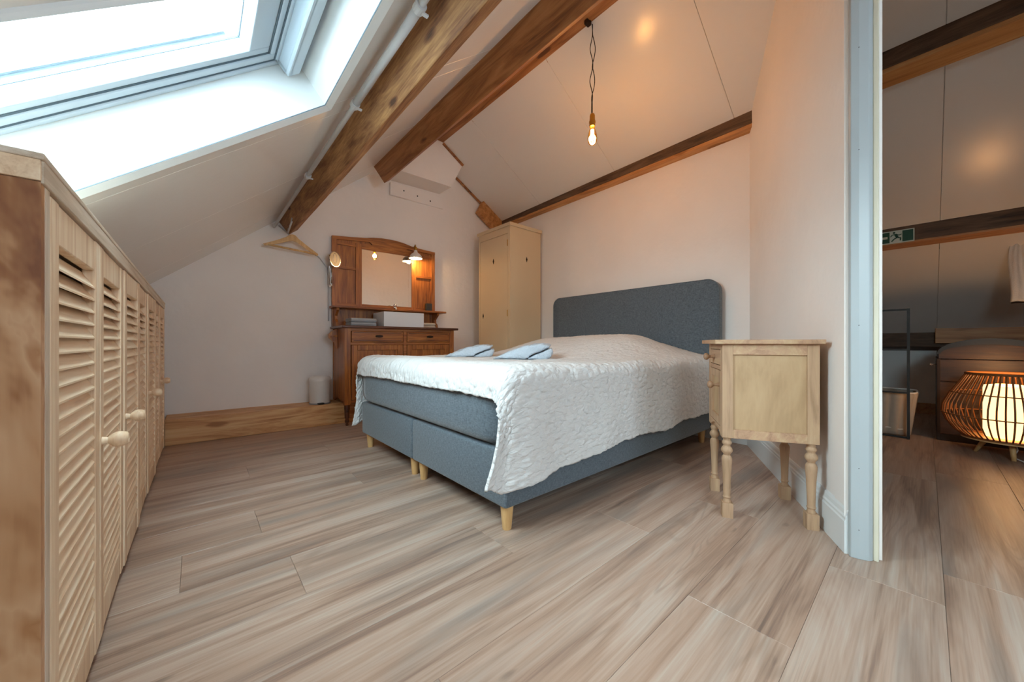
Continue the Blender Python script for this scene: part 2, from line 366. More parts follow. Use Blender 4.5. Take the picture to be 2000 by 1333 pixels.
# wall in line with the door, running back past the camera, with the doorway
bm = bmesh.new()
box(bm, 1.725, 1.835, .12, .19, -.03, 2.84); box(bm, 1.725, 1.835, -.80, .12, 2.06, 2.84); box(bm, 1.725, 1.835, -2.35, -.80, -.03, 2.84)
struct(bm_obj('wall_right_near', bm, plaster)).name = 'wall_right'
# rear wall, knee walls
pts2 = [(-1.1, -.03), (5.9, -.03), (5.9, CR - KR * 5.9 + .06), (XR, ZR + .08), (-1.1, CL - KL * 1.1 + .06)]
RW = (-.05, 1.45, 1.0, 1.98)      # unseen window in the rear gable, added behind the camera as fill light
wr = struct(Pr('wall_rear', plaster, None, [(-1.1, -.03), (RW[0], -.03), (RW[0], CL + KL * RW[0] + .06), (-1.1, CL - KL * 1.1 + .06)], -2.42, -2.3))
struct(Pr('wall_rear', plaster, None, [(RW[1], -.03), (5.9, -.03), (5.9, CR - KR * 5.9 + .06), (XR, ZR + .08), (RW[1], CL + KL * RW[1] + .06)], -2.42, -2.3))
Bx('sill_wall', plaster, wr, RW[0], RW[1], -2.42, -2.3, -.03, RW[2])
Pr('lintel_wall', plaster, wr, [(RW[0], RW[3]), (RW[1], RW[3]), (RW[1], CL + KL * RW[1] + .06), ((RW[3] - CL - .06) / KL, RW[3])][:4], -2.42, -2.3)
rwn = empty_struct('window_3')  # added to fill the room with light
Bxs('frame', MATS['shade toned window plastic'], rwn, [(RW[0], RW[0] + .06, -2.39, -2.33, RW[2], RW[3]), (RW[1] - .06, RW[1], -2.39, -2.33, RW[2], RW[3]), (RW[0] + .06, RW[1] - .06, -2.39, -2.33, RW[2], RW[2] + .06), (RW[0] + .06, RW[1] - .06, -2.39, -2.33, RW[3] - .06, RW[3]), (.68, .72, -2.39, -2.33, RW[2] + .06, RW[3] - .06)], bevel=.004)
Bx('pane', glassy('window glass', '#f4faf8', .03) and glassy('light damping glass', '#c4c8ca', .03), rwn, RW[0] + .06, RW[1] - .06, -2.362, -2.358, RW[2] + .06, RW[3] - .06)  # tint only damps the added window's light, no blind hangs here
struct(Bx('wall_left', plaster, None, -1.06, -.92, -2.35, 3.9, -.03, .72))
struct(Bx('wall_hall', paint, None, 5.74, 5.86, -2.35, 3.8, -.03, .76))
Bx('skirting_board', strippedX, bpy.data.objects['wall_hall'], 5.715, 5.74, -2.3, 3.7, 0, .11)

# ---- ceilings: slab with panels below it
def slope_panels(name, M, slab, panels):
    bm = bmesh.new()
    for a in slab: box(bm, *a)
    s = struct(bm_obj(name, bm, gypsum, M=M))
    for a in panels:
        bm = bmesh.new(); box(bm, *a); bm_obj('ceiling_panel', bm, gypsum, s, M=M, bevel=.0015, seg=1)
    return s
uL0, uL1 = -1.1 * SL, XR * SL
g = .0011
(a0, a1, b0, b1), (c0, c1, d0, d1) = SKY
slab = [(uL0, uL1 + .1, b1, 3.95, .012, .24), (uL0, a0, b0, b1, .012, .24), (a1, uL1 + .1, b0, b1, .012, .24),
        (uL0, uL1 + .1, d1, b0, .012, .24), (uL0, c0, d0, d1, .012, .24), (c1, uL1 + .1, d0, d1, .012, .24), (uL0, uL1 + .1, -2.4, d0, .012, .24)]
um = .56 * SL
pans = []
ys = [b1, 1.765, 2.60, 3.45, 3.95]
for ya, yb in zip(ys, ys[1:]):
    pans += [(uL0, um - g, ya + g, yb - g, 0, .012), (um + g, uL1 - .01, ya + g, yb - g, 0, .012)]
pans += [(uL0, a0, b0, b1, 0, .012), (a1, um - g, b0, b1, 0, .012), (um + g, uL1 - .01, b0 - .5, b1 - g, 0, .012), (uL0, um - g, d1, b0, 0, .012),
         (um + g, uL1 - .01, d1, b0 - .5 - 2 * g, 0, .012), (uL0, c0, d0, d1, 0, .012), (c1, uL1 - .01, d0, d1, 0, .012), (uL0, uL1 - .01, -2.4, d0, 0, .012)]
slope_panels('ceiling_left', ML, slab, pans)
uR0, uR1 = XR * SR, 5.9 * SR
ysr = [-2.4, -1.06, -.07, .92, 1.94, 2.95, 3.95]
HS = (3.3 * SR, 4.0 * SR, -1.75, -1.15)  # opening of an unseen hall skylight, added to brighten the hall
slope_panels('ceiling_right', MR, [(uR0 - .1, uR1, HS[3], 3.95, .012, .2), (uR0 - .1, HS[0], HS[2], HS[3], .012, .2), (HS[1], uR1, HS[2], HS[3], .012, .2), (uR0 - .1, uR1, -2.4, HS[2], .012, .2)],
             [(uR0 + .01, uR1, ya + g, yb - g, 0, .012) for ya, yb in zip(ysr[2:], ysr[3:])] + [(uR0 + .01, uR1, HS[3], -.07 - g, 0, .012)])
hw_ = empty_struct('window_4')
Bxs('frame', pvc, hw_, [(HS[0], HS[1], HS[2], HS[2] + .05, .05, .22), (HS[0], HS[1], HS[3] - .05, HS[3], .05, .22), (HS[0], HS[0] + .05, HS[2] + .05, HS[3] - .05, .05, .22), (HS[1] - .05, HS[1], HS[2] + .05, HS[3] - .05, .05, .22)], bevel=.003, M=MR)
Bx('pane', glassy('light damping hall glass', '#4a5252', .03), hw_, HS[0] + .05, HS[1] - .05, HS[2] + .05, HS[3] - .05, .20, .204, M=MR)  # dark tint holds back the added skylight's light

# ---- skylights
def skylight(n, u0, u1, v0, v1):
    e = empty_struct('window_%d' % n)
    def b(name, mat, boxes, bevel=0): return Bxs(name, mat, e, boxes, bevel=bevel, M=ML)
    t = .012
    # lining boards of the reveal
    b('lining', paint, [(u0, u1, v1 - t, v1, 0, .23)]); b('lining', paint, [(u0, u1, v0, v0 + t, 0, .23)])
    b('lining', paint, [(u1 - t, u1, v0 + t, v1 - t, 0, .23)]); b('lining', paint, [(u0, u0 + t, v0 + t, v1 - t, 0, .23)])
    k = .018
    for side in range(4):
        bm = bmesh.new()
        if side < 2:
            vv, sg = (v1, 1) if side == 0 else (v0, -1)
            prism(bm, [(vv - sg * t, .0), (vv + sg * .012, -.013), (vv + sg * .016, -.006), (vv + sg * .016, 0)], u0 - .012, u1 + .012, 'X')
        else:
            uu, sg = (u1, 1) if side == 2 else (u0, -1)
            prism(bm, [(uu - sg * t, .0), (uu + sg * .012, -.013), (uu + sg * .016, -.006), (uu + sg * .016, 0)], v0 - .012, v1 + .012, 'Y')
        bm_obj('trim_strip', bm, paint, e, M=ML)
    b('joint_line', MATS['window seal'], [(u0, u1, v1 - t - .0016, v1 - t, .001, .004), (u1 - t - .0016, u1 - t, v0, v1, .001, .004)])
    # fixed frame
    def ring(i0, i1, n0, n1, up0=None, up1=None):
        A = (u0 + i0, u1 - (up0 if up0 is not None else i0), v0 + i0, v1 - i0); B = (u0 + i1, u1 - (up1 if up1 is not None else i1), v0 + i1, v1 - i1)
        return [(A[0], A[1], B[3], A[3], n0, n1), (A[0], A[1], A[2], B[2], n0, n1), (B[1], A[1], B[2], B[3], n0, n1), (A[0], B[0], B[2], B[3], n0, n1)]
    b('frame', pvc, ring(t, .036, .171, .29, t, .10), .004)
    b('frame_seal', MATS['window seal'], ring(.0362, .0385, .176, .28, .1005, .103))
    b('sash', pvc, ring(.039, .073, .178, .245, .104, .121), .004)
    b('sash_seal', MATS['window seal'], ring(.0732, .0755, .183, .24, .1212, .1245))
    b('glazing_bead', pvc, ring(.076, .109, .186, .236, .125, .203), .004)
    b('pane_seal', MATS['window seal'], ring(.1092, .1105, .230, .236, .2032, .2052))
    b('pane', MATS['window glass'], [(u0 + .10, u1 - .19, v0 + .10, v1 - .10, .2362, .240)])
    # ventilation flap bar along the top of the sash
    b('ventilation_flap', pvc, [(u1 - .093, u1 - .040, v0 + .03, v1 - .03, .118, .135), (u1 - .090, u1 - .075, v0 + .03, v1 - .03, .118, .180), (u1 - .058, u1 - .043, v0 + .03, v1 - .03, .125, .175)], .005)
    b('flap_clip', chrome, [(u1 - .10, u1 - .03, v1 - .045, v1 - .035, .13, .175)])
    # outer gutter bar seen through the glass
    b('outer_flashing', MATS['black flashing'], [(u0 + .06, u1 - .215, v1 - .062, v1 - .050, .270, .278)])
    b('outer_kerb', pvc, ring(-.02, .03, .29, .34), 0)
    La('screw_plug', plain('teal plug', '#6f9aa0', .5), e, [(.010, 0), (.010, .004), (.006, .006)], 14, M=ML @ T(u0 + .14, v1 - t, .10) @ RX(PI / 2))
for i, (a, b_, c, d) in enumerate(SKY): skylight(i + 1, a, b_, c, d)  # the second one, out of view, is added to brighten the room

# ---- white boxed chimney stub under the ridge, with its plate
bm = bmesh.new(); prism(bm, [(1.34, 2.485), (2.15, 2.49), (2.30, CR - KR * 2.3), (XR, ZR), (1.34, CL + KL * 1.34)], 3.50, 3.80)
ch = struct(bm_obj('wall_boxing', bm, plaster, bevel=.006))
ch.name = 'trim_1'
o = Bx('wall_plate', plaster, ch, 1.55, 2.19, 3.745, 3.775, 2.32, 2.455, bevel=.004)
bm = bmesh.new()
for xx, zz in ((1.70, 2.40), (1.86, 2.385), (2.02, 2.37)): lathe(bm, [(.008, 0), (.008, .003)], 10, M=T(xx, 3.745, zz) @ RX(PI / 2))
bm_obj('nail_head', bm, darkiron, ch)
# thin brown batten along the ceiling / gable joint
def gpt(x, off=0): return Vector((x, gy(x) - off, roofz(x)))
tr = empty_struct('trim_2')
def batten(p, q, w_=.02):
    p, q = Vector(p), Vector(q); d = (q - p); L_ = d.length; d.normalize(); y = Vector((0, 1, 0)); z = d.cross(y).normalized(); y = z.cross(d)
    M = Matrix(((d.x, y.x, z.x, p.x), (d.y, y.y, z.y, p.y), (d.z, y.z, z.z, p.z), (0, 0, 0, 1)))
    Bx('batten', pinebeam, tr, 0, L_, -w_ / 2, w_ / 2, -.012, .012, M=M)
batten((2.04, 3.49, roofz(2.04) - .01), (2.30, 3.49, roofz(2.30) - .01)); batten((2.31, 3.49, roofz(2.31) - .01), (2.31, 3.72, roofz(2.31) - .01)); batten((2.31, 3.735, roofz(2.31) - .01), (3.03, 3.715, roofz(3.03) - .01))

# ---- purlins and ridge beams (each a beam of its own)
def beam(name, label, mat, poly, y0, y1, tilt=0, bevel=.004, rough=False):
    bm = bmesh.new(); n = 26
    L_ = y1 - y0
    rings = []
    for i in range(n + 1):
        y = y0 + L_ * i / n; ring = []
        for j, (x, z) in enumerate(poly):
            k = (noise.noise(Vector((y * 1.3, j * 3.1, 0))) * .006 if rough else 0)
            ring.append(bm.verts.new((x + tilt * y + k, y, z + k)))
        rings.append(ring)
    m = len(poly)
    for A, B in zip(rings, rings[1:]):
        for k in range(m): bm.faces.new((A[k], A[(k + 1) % m], B[(k + 1) % m], B[k]))
    bm.faces.new(rings[0]); bm.faces.new(rings[-1][::-1])
    o = bm_obj(name, bm, mat, bevel=bevel)
    return tag(o, label, 'beam')
def perp(x, length, thick, up=.02):   # rectangle hanging square below the left slope at foot x
    p = Vector((x, CL + KL * x)); d = Vector((KL, -1)).normalized(); u = Vector((1, KL)).normalized()
    a = p - d * up; b = p + d * length; c = b + u * thick; e = a + u * thick
    return [tuple(a), tuple(b), tuple(c), tuple(e)]
beam('roof_purlin', 'thick rough old brown beam beside the skylight, pipe along its edge', oldbeam, perp(.5417, .143, .09, .01), -2.29, 3.81, rough=True, bevel=.006)
beam('ridge_beam', 'smooth brown pine beam running just below the ridge', pinebeam, perp(1.279, .165, .07, .01), -2.29, 3.49)
o = beam('ridge_board', 'narrow brown board along the ridge from which the bare bulb hangs', pinebeam, [(1.93, 2.945), (2.065, 2.945), (2.065, roofz(2.065) + .0), (1.98, ZR), (1.93, roofz(1.93))], -2.29, 3.49)
p1 = beam('roof_purlin', 'dark purlin above the headboard wall, orange pine batten under it', darkbeam, [(2.935, roofz(2.935) + .005), (2.925, 2.292), (3.05, 2.262), (3.09, roofz(3.09) + .005)], -2.29, 3.70, tilt=.0244)
bm = bmesh.new(); prism(bm, [(2.930, 2.291), (2.934, 2.268), (3.05, 2.238), (3.05, 2.262)], -2.29, 3.70)
for v in bm.verts: v.co.x += .0244 * v.co.y
bm_obj('batten', bm, orangepine, p1, bevel=.002)['label'] = 'orange pine batten under the dark purlin'
p2 = beam('hall_purlin', 'dark purlin in the hall carrying the green exit sign', darkbeam, [(4.15, roofz(4.15) + .005), (4.15, 1.530), (4.43, 1.530), (4.43, roofz(4.43) + .005)], -2.29, 3.6)
Bx('batten', orangepine, p2, 4.152, 4.42, -2.29, 3.6, 1.516, 1.530)
beam('low_purlin', 'low dark weathered purlin at the foot of the hall slope', darkbeam, [(5.46, roofz(5.46) + .01), (5.46, .70), (5.74, .66), (5.74, roofz(5.74) + .01)], -2.29, 3.6, rough=True)
# short rafter end at the gable
bm = bmesh.new(); prism(bm, [(2.72, roofz(2.72)), (2.63, 2.37), (2.86, 2.22), (3.06, 2.26), (3.06, roofz(3.06))], 3.66, 3.72)
tag(bm_obj('rafter_end', bm, orangepine, bevel=.003), 'short brown rafter end above the cream wardrobe', 'beam')
# pine board in front of the low purlin
tag(Bx('pine_board', orangepine, None, 5.40, 5.44, -1.6, -.06, .735, .885, bevel=.003), 'wide orange pine board behind the domed trunk', 'board')

# ---- pine ledge along the gable
def sy(x): return 3.565 - .0325 * (x + .0)
led = empty_struct('trim_3')
bm = bmesh.new(); box(bm, -.175, 2.50, -.02, 0, 0, .185)
for v in bm.verts: v.co.y += sy(v.co.x) + .02
bm_obj('front_board', bm, pinestep, led, bevel=.002)
bm = bmesh.new(); vs = [( -.175, sy(-.175)+.0, .165), (2.5, sy(2.5)+.0, .165), (2.5, gy(2.5), .165), (-.175, gy(-.175), .165)]
A = [bm.verts.new((x, y + (.0205 if i < 2 else 0), z)) for i, (x, y, z) in enumerate(vs)]; B = [bm.verts.new((v.co.x, v.co.y, .185)) for v in A]
bm.faces.new(A); bm.faces.new(B[::-1])
for i in range(4): bm.faces.new((A[i], A[(i + 1) % 4], B[(i + 1) % 4], B[i]))
bm_obj('top_board', bm, pinestep, led)

# ---- baseboards
prof = [(0, 0), (.0, .112), (-.003, .118), (-.003, .126), (-.007, .132), (-.009, .146), (-.014, .154), (-.018, .156), (-.018, 0)]
bm = bmesh.new(); prism(bm, prof, .005, 1.475, 'X', M=None)
struct(bm_obj('baseboard_front', bm, paint, M=MP))
bm = bmesh.new(); prism(bm, [(-y, z) for y, z in [(0.018, 0), (.018, .112), (.015, .118), (.015, .126), (.010, .132), (.009, .146), (.004, .154), (0, .156), (0, 0)]], .80, 3.6, 'Y')
for v in bm.verts: v.co.x += hx(v.co.y)
struct(bm_obj('baseboard_right', bm, paint))

# ---- door surround at the end of the partition
dr = empty_struct('door_1')
bm = bmesh.new(); prism(bm, [(1.706, .176), (1.700, .170), (1.703, .150), (1.712, .126), (1.722, .118), (1.740, .118), (1.740, .182)], 0, 2.13, 'Z'); bm_obj('casing', bm, casingpaint, dr, bevel=.002)
Bx('jamb', jambpaint, dr, 1.728, 1.838, .104, .118, .0, 2.06, bevel=.002)
Bx('jamb', jambpaint, dr, 1.728, 1.838, -.80, -.786, 0, 2.06, bevel=.002)
Bx('lintel', paint, dr, 1.728, 1.838, -.786, .104, 2.045, 2.06)
Bx('casing', casingpaint, dr, 1.708, 1.725, -.86, -.79, 0, 2.13, bevel=.002); Bx('casing', casingpaint, dr, 1.708, 1.725, -.79, .118, 2.06, 2.13, bevel=.002)
bm = bmesh.new()
for z in (.10, .31, .80, 1.4, 1.75): lathe(bm, [(.0014, 0), (.0014, .0006)], 8, M=T(1.7028, .150, z) @ RY(-PI / 2))
bm_obj('nail_hole', bm, darkiron, dr)

# ================================================================= LOUVRED CLOSET
cl = thing('louvered_closet', 'long low pale pine closet with louvered folding doors under the skylight', 'closet', (-.175, .867, 0))
YE = 2.69     # length
Pr('side_panel', pineply, cl, [(-.0005, 0), (-.0005, .981), (-.348, .970), (-.735, .655), (-.735, 0)], 0, .018)
Bx('side_panel', pine, cl, -.29, -.0, YE - .02, YE, 0, .981)
Bx('end_trim', pineY, cl, -.305, -.0, -.004, .020, .981, 1.012, bevel=.001)
Bx('top_board', pinetop, cl, -.296, .004, -.006, YE, 1.012, 1.022, bevel=.002)
Bx('header', pinetop, cl, -.020, .003, .0, YE, .978, 1.012, bevel=.002)
Bx('post', pinepost, cl, -.022, 0, .0182, .041, 0, .978, bevel=.001)
Bx('post', pinepost, cl, -.022, 0, YE - .045, YE, 0, .978, bevel=.001)
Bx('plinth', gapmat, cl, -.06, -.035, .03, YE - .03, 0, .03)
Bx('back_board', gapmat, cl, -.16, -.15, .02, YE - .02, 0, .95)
edges = [.045, .433, .823, 1.193, 1.563, 1.933, 2.283, 2.640]
yaws = [0, .02, -.02, .03, -.03, .02, -.02]
slat_src = {}
for i in range(7):
    W = edges[i + 1] - edges[i] - .004; sw = .046
    # hinge side empty-like stile is the door mesh itself
    bm = bmesh.new()
    box(bm, -.022, 0, 0, sw, .022, .974); box(bm, -.022, 0, W - sw, W, .022, .974)
    box(bm, -.020, -.002, sw, W - sw, .905, .974); box(bm, -.020, -.002, sw, W - sw, .022, .098)
    d = bm_obj('door', bm, pine, cl, bevel=.0025); d.location = (0, edges[i] + .002, 0); d.rotation_euler = (0, 0, yaws[i] * .4)
    key = round(W, 3)
    src = slat_src.get(key)
    for s in range(28):
        z = .112 + s * .0286
        if src is None:
            bm = bmesh.new(); h = .0032
            pr = [(-.021, -.0045 + h), (-.021, -.0045 - h), (.019, -.0045 - h * .6), (.022, 0 - .0045), (.019, h * .6 - .0045)]
            c, sn = math.cos(math.radians(57)), math.sin(math.radians(57))
            pr = [(-.010 + x * c + zz * sn, -x * sn + zz * c) for x, zz in pr]
            prism(bm, pr, sw - .002, W - sw + .002, 'Y')
            src = bm_obj('slat', bm, pineY, d); slat_src[key] = src; src.location = (0, 0, z)
        else:
            copyo(src, d, (0, 0, z))
    if i in (1, 2, 4, 6):
        M = T(0, .022, .50) @ RY(PI / 2)
        La('knob', pine, d, [(.010, 0), (.0085, .006), (.0075, .010), (.012, .014), (.018, .022), (.0195, .030), (.017, .040), (.013, .045), (.012, .0455), (.009, .043), (.004, .043)], 24, M=M)

# ================================================================= BED
bed = thing('double_bed', 'blue-grey upholstered double box spring bed with tall headboard', 'bed', (.885, 1.052, 0))
LB, WB = 2.0, 1.59
def rbox(name, mat, par, x0, x1, y0, y1, z0, z1, r=.03, bulge=0, n=14, seg=4):
    bm = bmesh.new(); box(bm, x0, x1, y0, y1, z0, z1)
    bmesh.ops.bevel(bm, geom=list(bm.edges), offset=r, segments=seg, affect='EDGES', profile=.5)
    return bm_obj(name, bm, mat, par, smooth=True)
rbox('box_base', greyfab, bed, 0, LB, 0, WB / 2 - .002, .10, .322, .014)
rbox('box_base', greyfab, bed, 0, LB, WB / 2 + .002, WB, .10, .322, .014)
# mattress with slightly domed front
bm = bmesh.new(); box(bm, -.012, LB, -.006, WB + .006, .324, .575)
bmesh.ops.subdivide_edges(bm, edges=list(bm.edges), cuts=10, use_grid_fill=True)
cx_, cy_ = LB / 2, WB / 2
for v in bm.verts:
    t = (v.co.z - .4495) / .1255
    inx = max(0, 1 - abs(t) ** 4); k = .018 * (abs(t) ** 6)
    sx = (abs(v.co.x - cx_) / (LB / 2)); sy_ = abs(v.co.y - cy_) / (WB / 2)
    if v.co.x < 0: v.co.x += k - .008 * inx + .004 * noise.noise(Vector((v.co.y * 4, v.co.z * 6, 1)))
    if v.co.y < 0: v.co.y += k
    if v.co.y > WB: v.co.y -= k
bmesh.ops.smooth_vert(bm, verts=bm.verts, factor=.5, use_axis_x=True, use_axis_y=True, use_axis_z=True)
bm_obj('mattress', bm, greyfab, bed, smooth=True)
Lg = La('leg', legwood, bed, [(.0175, 0), (.0185, .003), (.027, .100)], 20)
for i, (x, y) in enumerate(((.045, .045), (.045, WB / 2 - .052), (.045, WB / 2 + .052), (.045, WB - .045), (1.94, .045), (1.94, WB / 2 - .06), (1.94, WB / 2 + .06), (1.94, WB - .045))):
    if i == 0: Lg.location = (x, y, 0)
    else: copyo(Lg, bed, (x, y, 0))
# headboard with rounded corners and piping
hp = []; R_ = .085; y0, y1, z1 = -.045, 1.635, 1.218
def arc(cx, cy, r, a0, a1, n=8): return [(cx + r * math.cos(a0 + (a1 - a0) * i / n), cy + r * math.sin(a0 + (a1 - a0) * i / n)) for i in range(n + 1)]
hp = [(y0, .10)] + arc(y0 + R_, z1 - R_, R_, PI, PI / 2) + arc(y1 - R_, z1 - R_, R_, PI / 2, 0) + [(y1, .10)]
HB = T(2.022, 0, 0) @ RZ(-.0244)
hb = Pr('headboard', greyfab, bed, hp, 0, .075, 'X', bevel=.008, M=HB)
Tu('piping', greyfab, hb, [HB @ Vector((0.004, y, z)) for y, z in hp], .005, 8)
# duvet
def duvet():
    x0, y0, y1, xh = .868, 1.040, 2.655, 2.895
    r = .055; S0 = -.135
    nx, ny = 300, 370
    bm = bmesh.new(); uvl = bm.loops.layers.uv.new('uv')
    grid = []
    Wd = (y1 - r) - (y0 + r) + .02
    for i in range(nx + 1):
        s = S0 + (xh - (x0 + r) - S0) * i / nx
        hn = .475 - .030 * sstep(.05, .35, s) - .022 * sstep(.3, .9, s) - .05 * sstep(.02, .135, -s) + .006 * math.sin(s * 7) ; hf = .50 - .05 * sstep(0, .5, s)
        row = []
        for j in range(ny + 1):
            t = -hn + (Wd + hn + hf) * j / ny
            a = max(0, -s); b = -t if t < 0 else (t - Wd if t > Wd else 0); sg = -1 if t < 0 else 1
            d = math.hypot(a, b)
            px_ = max(s, 0); py_ = min(max(t, 0), Wd)
            ea, eb = (a / d, b / d) if d > 1e-6 else (0, 0)
            if d < r * PI / 2: h = r * math.sin(d / r); v = r * (1 - math.cos(d / r))
            else: h = r; v = r + d - r * PI / 2
            X = x0 + r + px_ - ea * h; Y = y0 + r - .01 + py_ + sg * eb * h
            # top form
            zt = .628 + .016 * noise.noise(Vector((X * 2.2, Y * 2.2, 3))) + .006 * noise.noise(Vector((X * 7, Y * 7, 5)))
            pl = sstep(1.75, 2.45, X) * (1 - .25 * sstep(2.6, 2.9, X)) * sstep(1.02, 1.55, Y) * (1 - sstep(2.2, 2.7, Y))
            zt += .155 * pl
            zt += .018 * (1 - sstep(.0, .35, s)) * sstep(-.1, .08, s)
            Z = zt - v
            hang = max(0, b) / .5
            if hang > 0:
                X -= (.17 if sg < 0 else .07) * hang ** 1.25 * math.exp(-max(0, s - S0) / .16)
                fold = math.sin(s * 13 + 1.2 * math.sin(s * 4)) * (.010 + .014 * math.exp(-max(0, s) / .35)) + .010 * noise.noise(Vector((s * 8, t * 3, 1)))
                Y += sg * hang * (fold + .012)
                Y += sg * .02 * hang * math.exp(-max(0, s - S0) / .15)
            if a > 0:
                X -= (a / .135) * (.010 + .012 * noise.noise(Vector((0, t * 5, 9)))); Z += (a / .135) * .018 * noise.noise(Vector((2, t * 2.6, 4)))
            # crinkle
            c = noise.noise(Vector((s * 52, t * 70, 2))) + .8 * noise.noise(Vector((s * 24, t * 58, 8)))
            amp = .0022 + .0026 * min(1, d / .06)
            n_ = Vector((-ea * min(1, d / r), sg * eb * min(1, d / r), max(0, 1 - d / r)));
            if n_.length > 0: n_.normalize()
            p = Vector((X, Y, Z)) + n_ * c * amp
            row.append((bm.verts.new(p), (s, t)))
        grid.append(row)
    for i in range(nx):
        for j in range(ny):
            q = [grid[i][j], grid[i + 1][j], grid[i + 1][j + 1], grid[i][j + 1]]
            f = bm.faces.new([k[0] for k in q])
            for lp, k in zip(f.loops, q): lp[uvl].uv = k[1]
    o = bm_obj('duvet', bm, duvet_m, smooth=True)
    md = o.modifiers.new('thick', 'SOLIDIFY'); md.thickness = .012; md.offset = 1
    return tag(o, 'white crinkled cotton duvet spread over the grey bed', 'duvet')
dv = duvet()

# folded towels on the duvet
def folded_towel(name, label, mat, loc, rz, L_=.34, W_=.22, H_=.095, seed=0, group=None):
    path = [(-.50, .06), (-.2, .07), (.2, .08), (.40, .12), (.485, .32), (.49, .58), (.42, .84), (.28, .95), (.10, .93), (-.12, .78), (-.32, .50), (-.47, .20)]
    inner = [(-.34, .25), (0, .27), (.22, .30), (.33, .40), (.34, .55), (.24, .66), (.05, .66), (-.18, .50)]
    root = thing(name, label, 'towel', loc, rz, group)
    bodies = (('upper_fold', [(-.5, .02), (-.40, .22), (-.24, .52), (-.06, .76), (.14, .92), (.30, 1.0), (.41, .97), (.46, .86), (.42, .72), (.32, .56), (.20, .38), (.10, .18), (.02, .02)]), ('lower_fold', [(.07, .0), (.15, .20), (.26, .38), (.38, .56), (.455, .66), (.495, .56), (.50, .36), (.47, .16), (.38, .0)]))
    for nm, pth in bodies:
        bm = bmesh.new(); n = 44; NW = 26; cxp = sum(p[0] for p in pth) / len(pth); rings = []
        pts = [Vector(p) for p in pth]; m_ = len(pts); sm_ = []
        for i in range(m_):
            for k in range(4):
                t = k / 4; q0, q1, q2, q3 = pts[i - 1], pts[i], pts[(i + 1) % m_], pts[(i + 2) % m_]
                sm_.append(.5 * ((2 * q1) + (-q0 + q2) * t + (2 * q0 - 5 * q1 + 4 * q2 - q3) * t * t + (-q0 + 3 * q1 - 3 * q2 + q3) * t ** 3))
        cen = sum(sm_, Vector((0, 0))) / len(sm_)
        for j in range(NW + 1):
            y = j / NW * 2 - 1; e_ = (1 - abs(y) ** 8) ** .5 * .16 + .84 if abs(y) < 1 else .80; ring = []
            for q in sm_:
                p = cen + (q - cen) * e_; wv = noise.noise(Vector((p.x * 9 + seed, y * 2.4, p.y * 3))) * .009 + noise.noise(Vector((p.x * 26 + seed, y * 8, p.y * 5))) * .006
                ring.append(bm.verts.new((p.x * L_ + wv, y * W_ / 2 * (1 + .05 * noise.noise(Vector((p.x * 4, p.y * 3, seed)))), max(0, p.y * H_ + wv))))
            rings.append(ring)
        for A_, B_ in zip(rings, rings[1:]):
            for k in range(len(A_)): bm.faces.new((A_[k], A_[(k + 1) % len(A_)], B_[(k + 1) % len(A_)], B_[k]))
        bm.faces.new(rings[0]); bm.faces.new(rings[-1][::-1])
        o_ = bm_obj(nm, bm, mat, root, smooth=True); md = o_.modifiers.new('split', 'EDGE_SPLIT'); md.split_angle = math.radians(60)
    return root
    for nm, pth, th in ():
        # smooth path
        P = []
        for i in range(len(pth) - 1):
            p0 = Vector(pth[max(i - 1, 0)]); p1 = Vector(pth[i]); p2 = Vector(pth[i + 1]); p3 = Vector(pth[min(i + 2, len(pth) - 1)])
            for k in range(5):
                t = k / 5; P.append(.5 * ((2 * p1) + (-p0 + p2) * t + (2 * p0 - 5 * p1 + 4 * p2 - p3) * t * t + (-p0 + 3 * p1 - 3 * p2 + p3) * t ** 3))
        P.append(Vector(pth[-1]))
        bm = bmesh.new(); ncol = 16; A = []
        for side in (1, -1):
            cols = []
            for j in range(ncol + 1):
                y = (j / ncol - .5) * W_ * (1 if nm == 'outer_fold' else .97); col = []
                for i, p in enumerate(P):
                    tg = (P[min(i + 1, len(P) - 1)] - P[max(i - 1, 0)]).normalized(); nn = Vector((-tg.y, tg.x))
                    rr = th * .5 * (.92 if 0 < j < ncol else .7)
                    q = p + Vector((nn.x * rr * H_ / L_ * 1.2, nn.y * rr)) * side
                    e = noise.noise(Vector((q.x * 3 + seed, y * 22, q.y * 3))) * .0045
                    col.append(bm.verts.new((q.x * L_ + e, y + e, max(.0, q.y * H_ + e))))
                cols.append(col)
            A.append(cols)
        n = len(P)
        for s_, cols in enumerate(A):
            for j in range(ncol):
                for i in range(n - 1): bm.faces.new((cols[j][i], cols[j][i + 1], cols[j + 1][i + 1], cols[j + 1][i]))
        for i in range(n - 1):
            for j in (0, ncol): bm.faces.new((A[0][j][i], A[0][j][i + 1], A[1][j][i + 1], A[1][j][i]))
        for j in range(ncol):
            for i in (0, n - 1): bm.faces.new((A[0][j][i], A[0][j + 1][i], A[1][j + 1][i], A[1][j][i]))
        bm_obj(nm, bm, mat, root, smooth=True)
    return root
folded_towel('folded_towel', 'pale blue folded towel on the bed nearer the dresser', towelblue, (1.51, 2.20, .640), -YAW + .12, L_=.345, H_=.085, seed=1, group='folded blue towels on the bed')
folded_towel('folded_towel', 'pale blue folded towel on the bed nearer the headboard', towelblue, (1.575, 1.69, .640), -YAW - .05, L_=.36, H_=.095, seed=5, group='folded blue towels on the bed')

